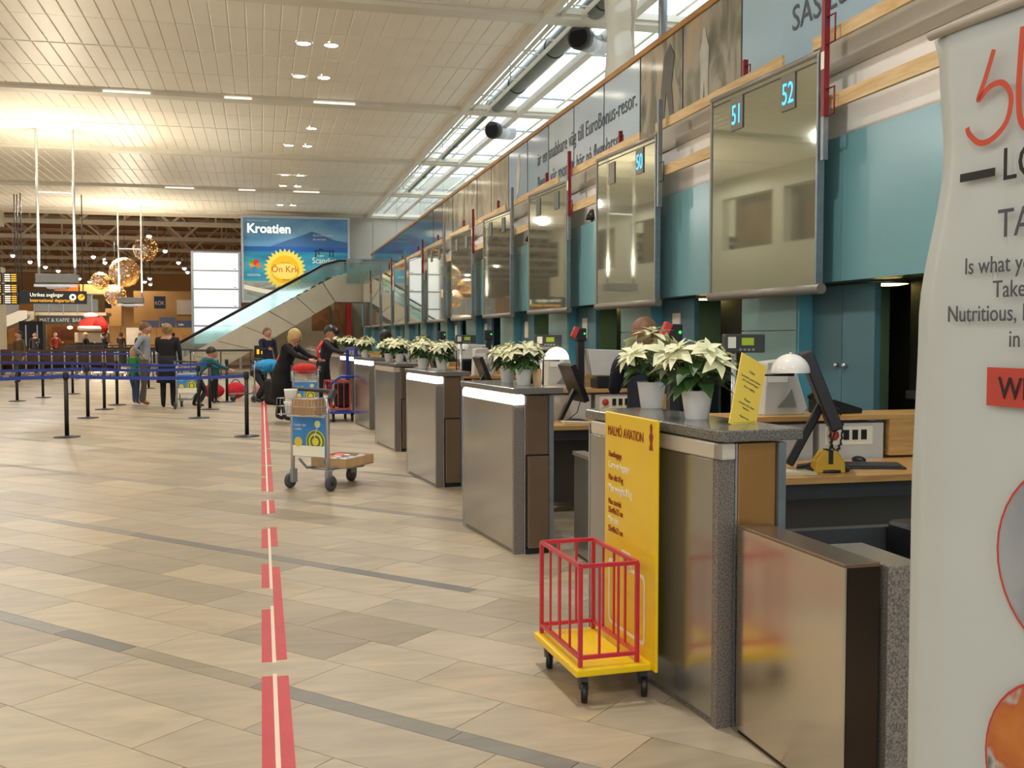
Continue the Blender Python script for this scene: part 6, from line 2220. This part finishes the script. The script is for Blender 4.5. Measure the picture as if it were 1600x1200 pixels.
bp_ = person('person bending far over in a bright blue and orange jacket beside the red line', (-0.12, 24.6, 0), R(75), 1.7, A2('hang', 'hang'), L2('bent', 'bent'), crouch=0.10, build=1.3, lean=1.25, head=(0.3, 0), shirt='#1f8fc8', trousers='#2a2a30', hair=M('orange_hood', '#c4482a', 0.8, 0, 0.1, 10), hairstyle='bob')
MB().ball((0, -0.25, 0.84), 0.26, 18, 12, sc=(0.80, 1.35, 0.58), mat=Matrix.Rotation(R(-6), 4, 'X')).build('jacket', cloth('puffy_blue', '#2293cf'), bp_)
MB().ball((0, -0.62, 0.76), 0.17, 14, 10, sc=(0.9, 1.2, 0.7)).build('hood', cloth('orange_hood2', '#c8482c'), bp_)
person('blond woman in a long black coat leaning over a trolley, left of the counters', (0.34, 18.75, 0), R(62), 1.72, A2('reach', 'reach'), L2('fwd', 'back'), lean=0.42, head=(0.15, 0), shirt='#131216', trousers='#121115', shoes='#101012', hair=BLONDE, hairstyle='bob', build=1.25, coat=('#131216', 0.24))
person('person in a black cap and dark coat with red strap, leaning on the counter', (1.22, 21.5, 0), R(60), 1.78, A2('reach', 'fwd'), L2('st', 'fwd'), lean=0.30, shirt='#1c1b20', trousers='#1d1c22', hairstyle='cap', build=1.1)
person('person in a dark blue jacket further back, between the two trolleys', (0.15, 27.0, 0), R(30), 1.75, A2('fwd', 'down'), L2('st', 'fwd'), shirt='#20263c', trousers='#1b1b22', hair=BROWNH)
person('person in a grey-brown coat further back beside the row of parked trolleys', (-7.6, 36.0, 0), R(-40), 1.70, A2('down', 'down'), L2('st', 'fwd'), shirt='#5f4c34', trousers='#1c1b1e', hair=DARKH, coat=('#5f4c34', 0.36))
person('check-in agent with auburn hair and dark uniform behind the nearest counter plants', (2.73, 7.06, 0), R(165), 1.67, A2('fwd', 'fwd'), L2('st', 'st'), lean=0.06, shirt='#1c1d2b', trousers='#16161c', hair=AUBURN, hairstyle='bob')
person('check-in agent with dark hair behind the sixth counter', (2.38, 20.2, 0), R(90), 1.66, A2('fwd', 'fwd'), L2('st', 'st'), shirt='#2a2328', trousers='#16161c', hair=DARKH, hairstyle='bob')
for k, (x, y, c, lab) in enumerate(((-11.3, 57, '#35302c', 'distant person in dark grey among the crowd, far left of it'), (-10.5, 58, '#8a2a22', 'distant person in dark red among the crowd'), (-8.9, 57.2, '#3b3226', 'distant person in brown among the crowd'), (-8.1, 58, '#20232c', 'distant person in navy among the crowd'), (-7.2, 57.5, '#4a3a2a', 'distant person in tan-brown among the crowd'), (-6.3, 58, '#2b2724', 'distant person in black at the right of the crowd'), (-4.6, 57.6, '#2f2a26', 'distant person in charcoal behind the light board foot'))):
    person(lab, (x, y, 0), R(40 * k), 1.72, A2('down', 'fwd'), L2('st', 'st'), shirt=c, trousers='#1d1c20', hair=[DARKH, BROWNH, BLONDE][k % 3], group=None)
tag(MB().tube([(1.22, 21.25, 1.42), (1.10, 21.1, 1.25), (1.15, 21.05, 1.0)], 0.03, 8).build('red_strap', cloth('strap_red', '#c22a28')), 'red bag strap hanging from the capped person at the counter', 'strap')


# ------------------------------------------------------------------ lettering becomes plain mesh
dg = bpy.context.evaluated_depsgraph_get()
dg.update()
cache = {}
for o in [q for q in bpy.data.objects if q.type == 'FONT']:
    me = bpy.data.meshes.new_from_object(o.evaluated_get(dg))
    if not me.materials:
        me.materials.append(o.data.materials[0])
    nm = o.name
    par, mtx, sc_ = o.parent, o.location.copy(), o.scale.copy()
    rot = o.rotation_euler.copy()
    bpy.data.objects.remove(o)
    n = bpy.data.objects.new(nm, me)
    COL.objects.link(n)
    n.parent = par
    n.location = mtx
    n.rotation_euler = rot
    n.scale = sc_
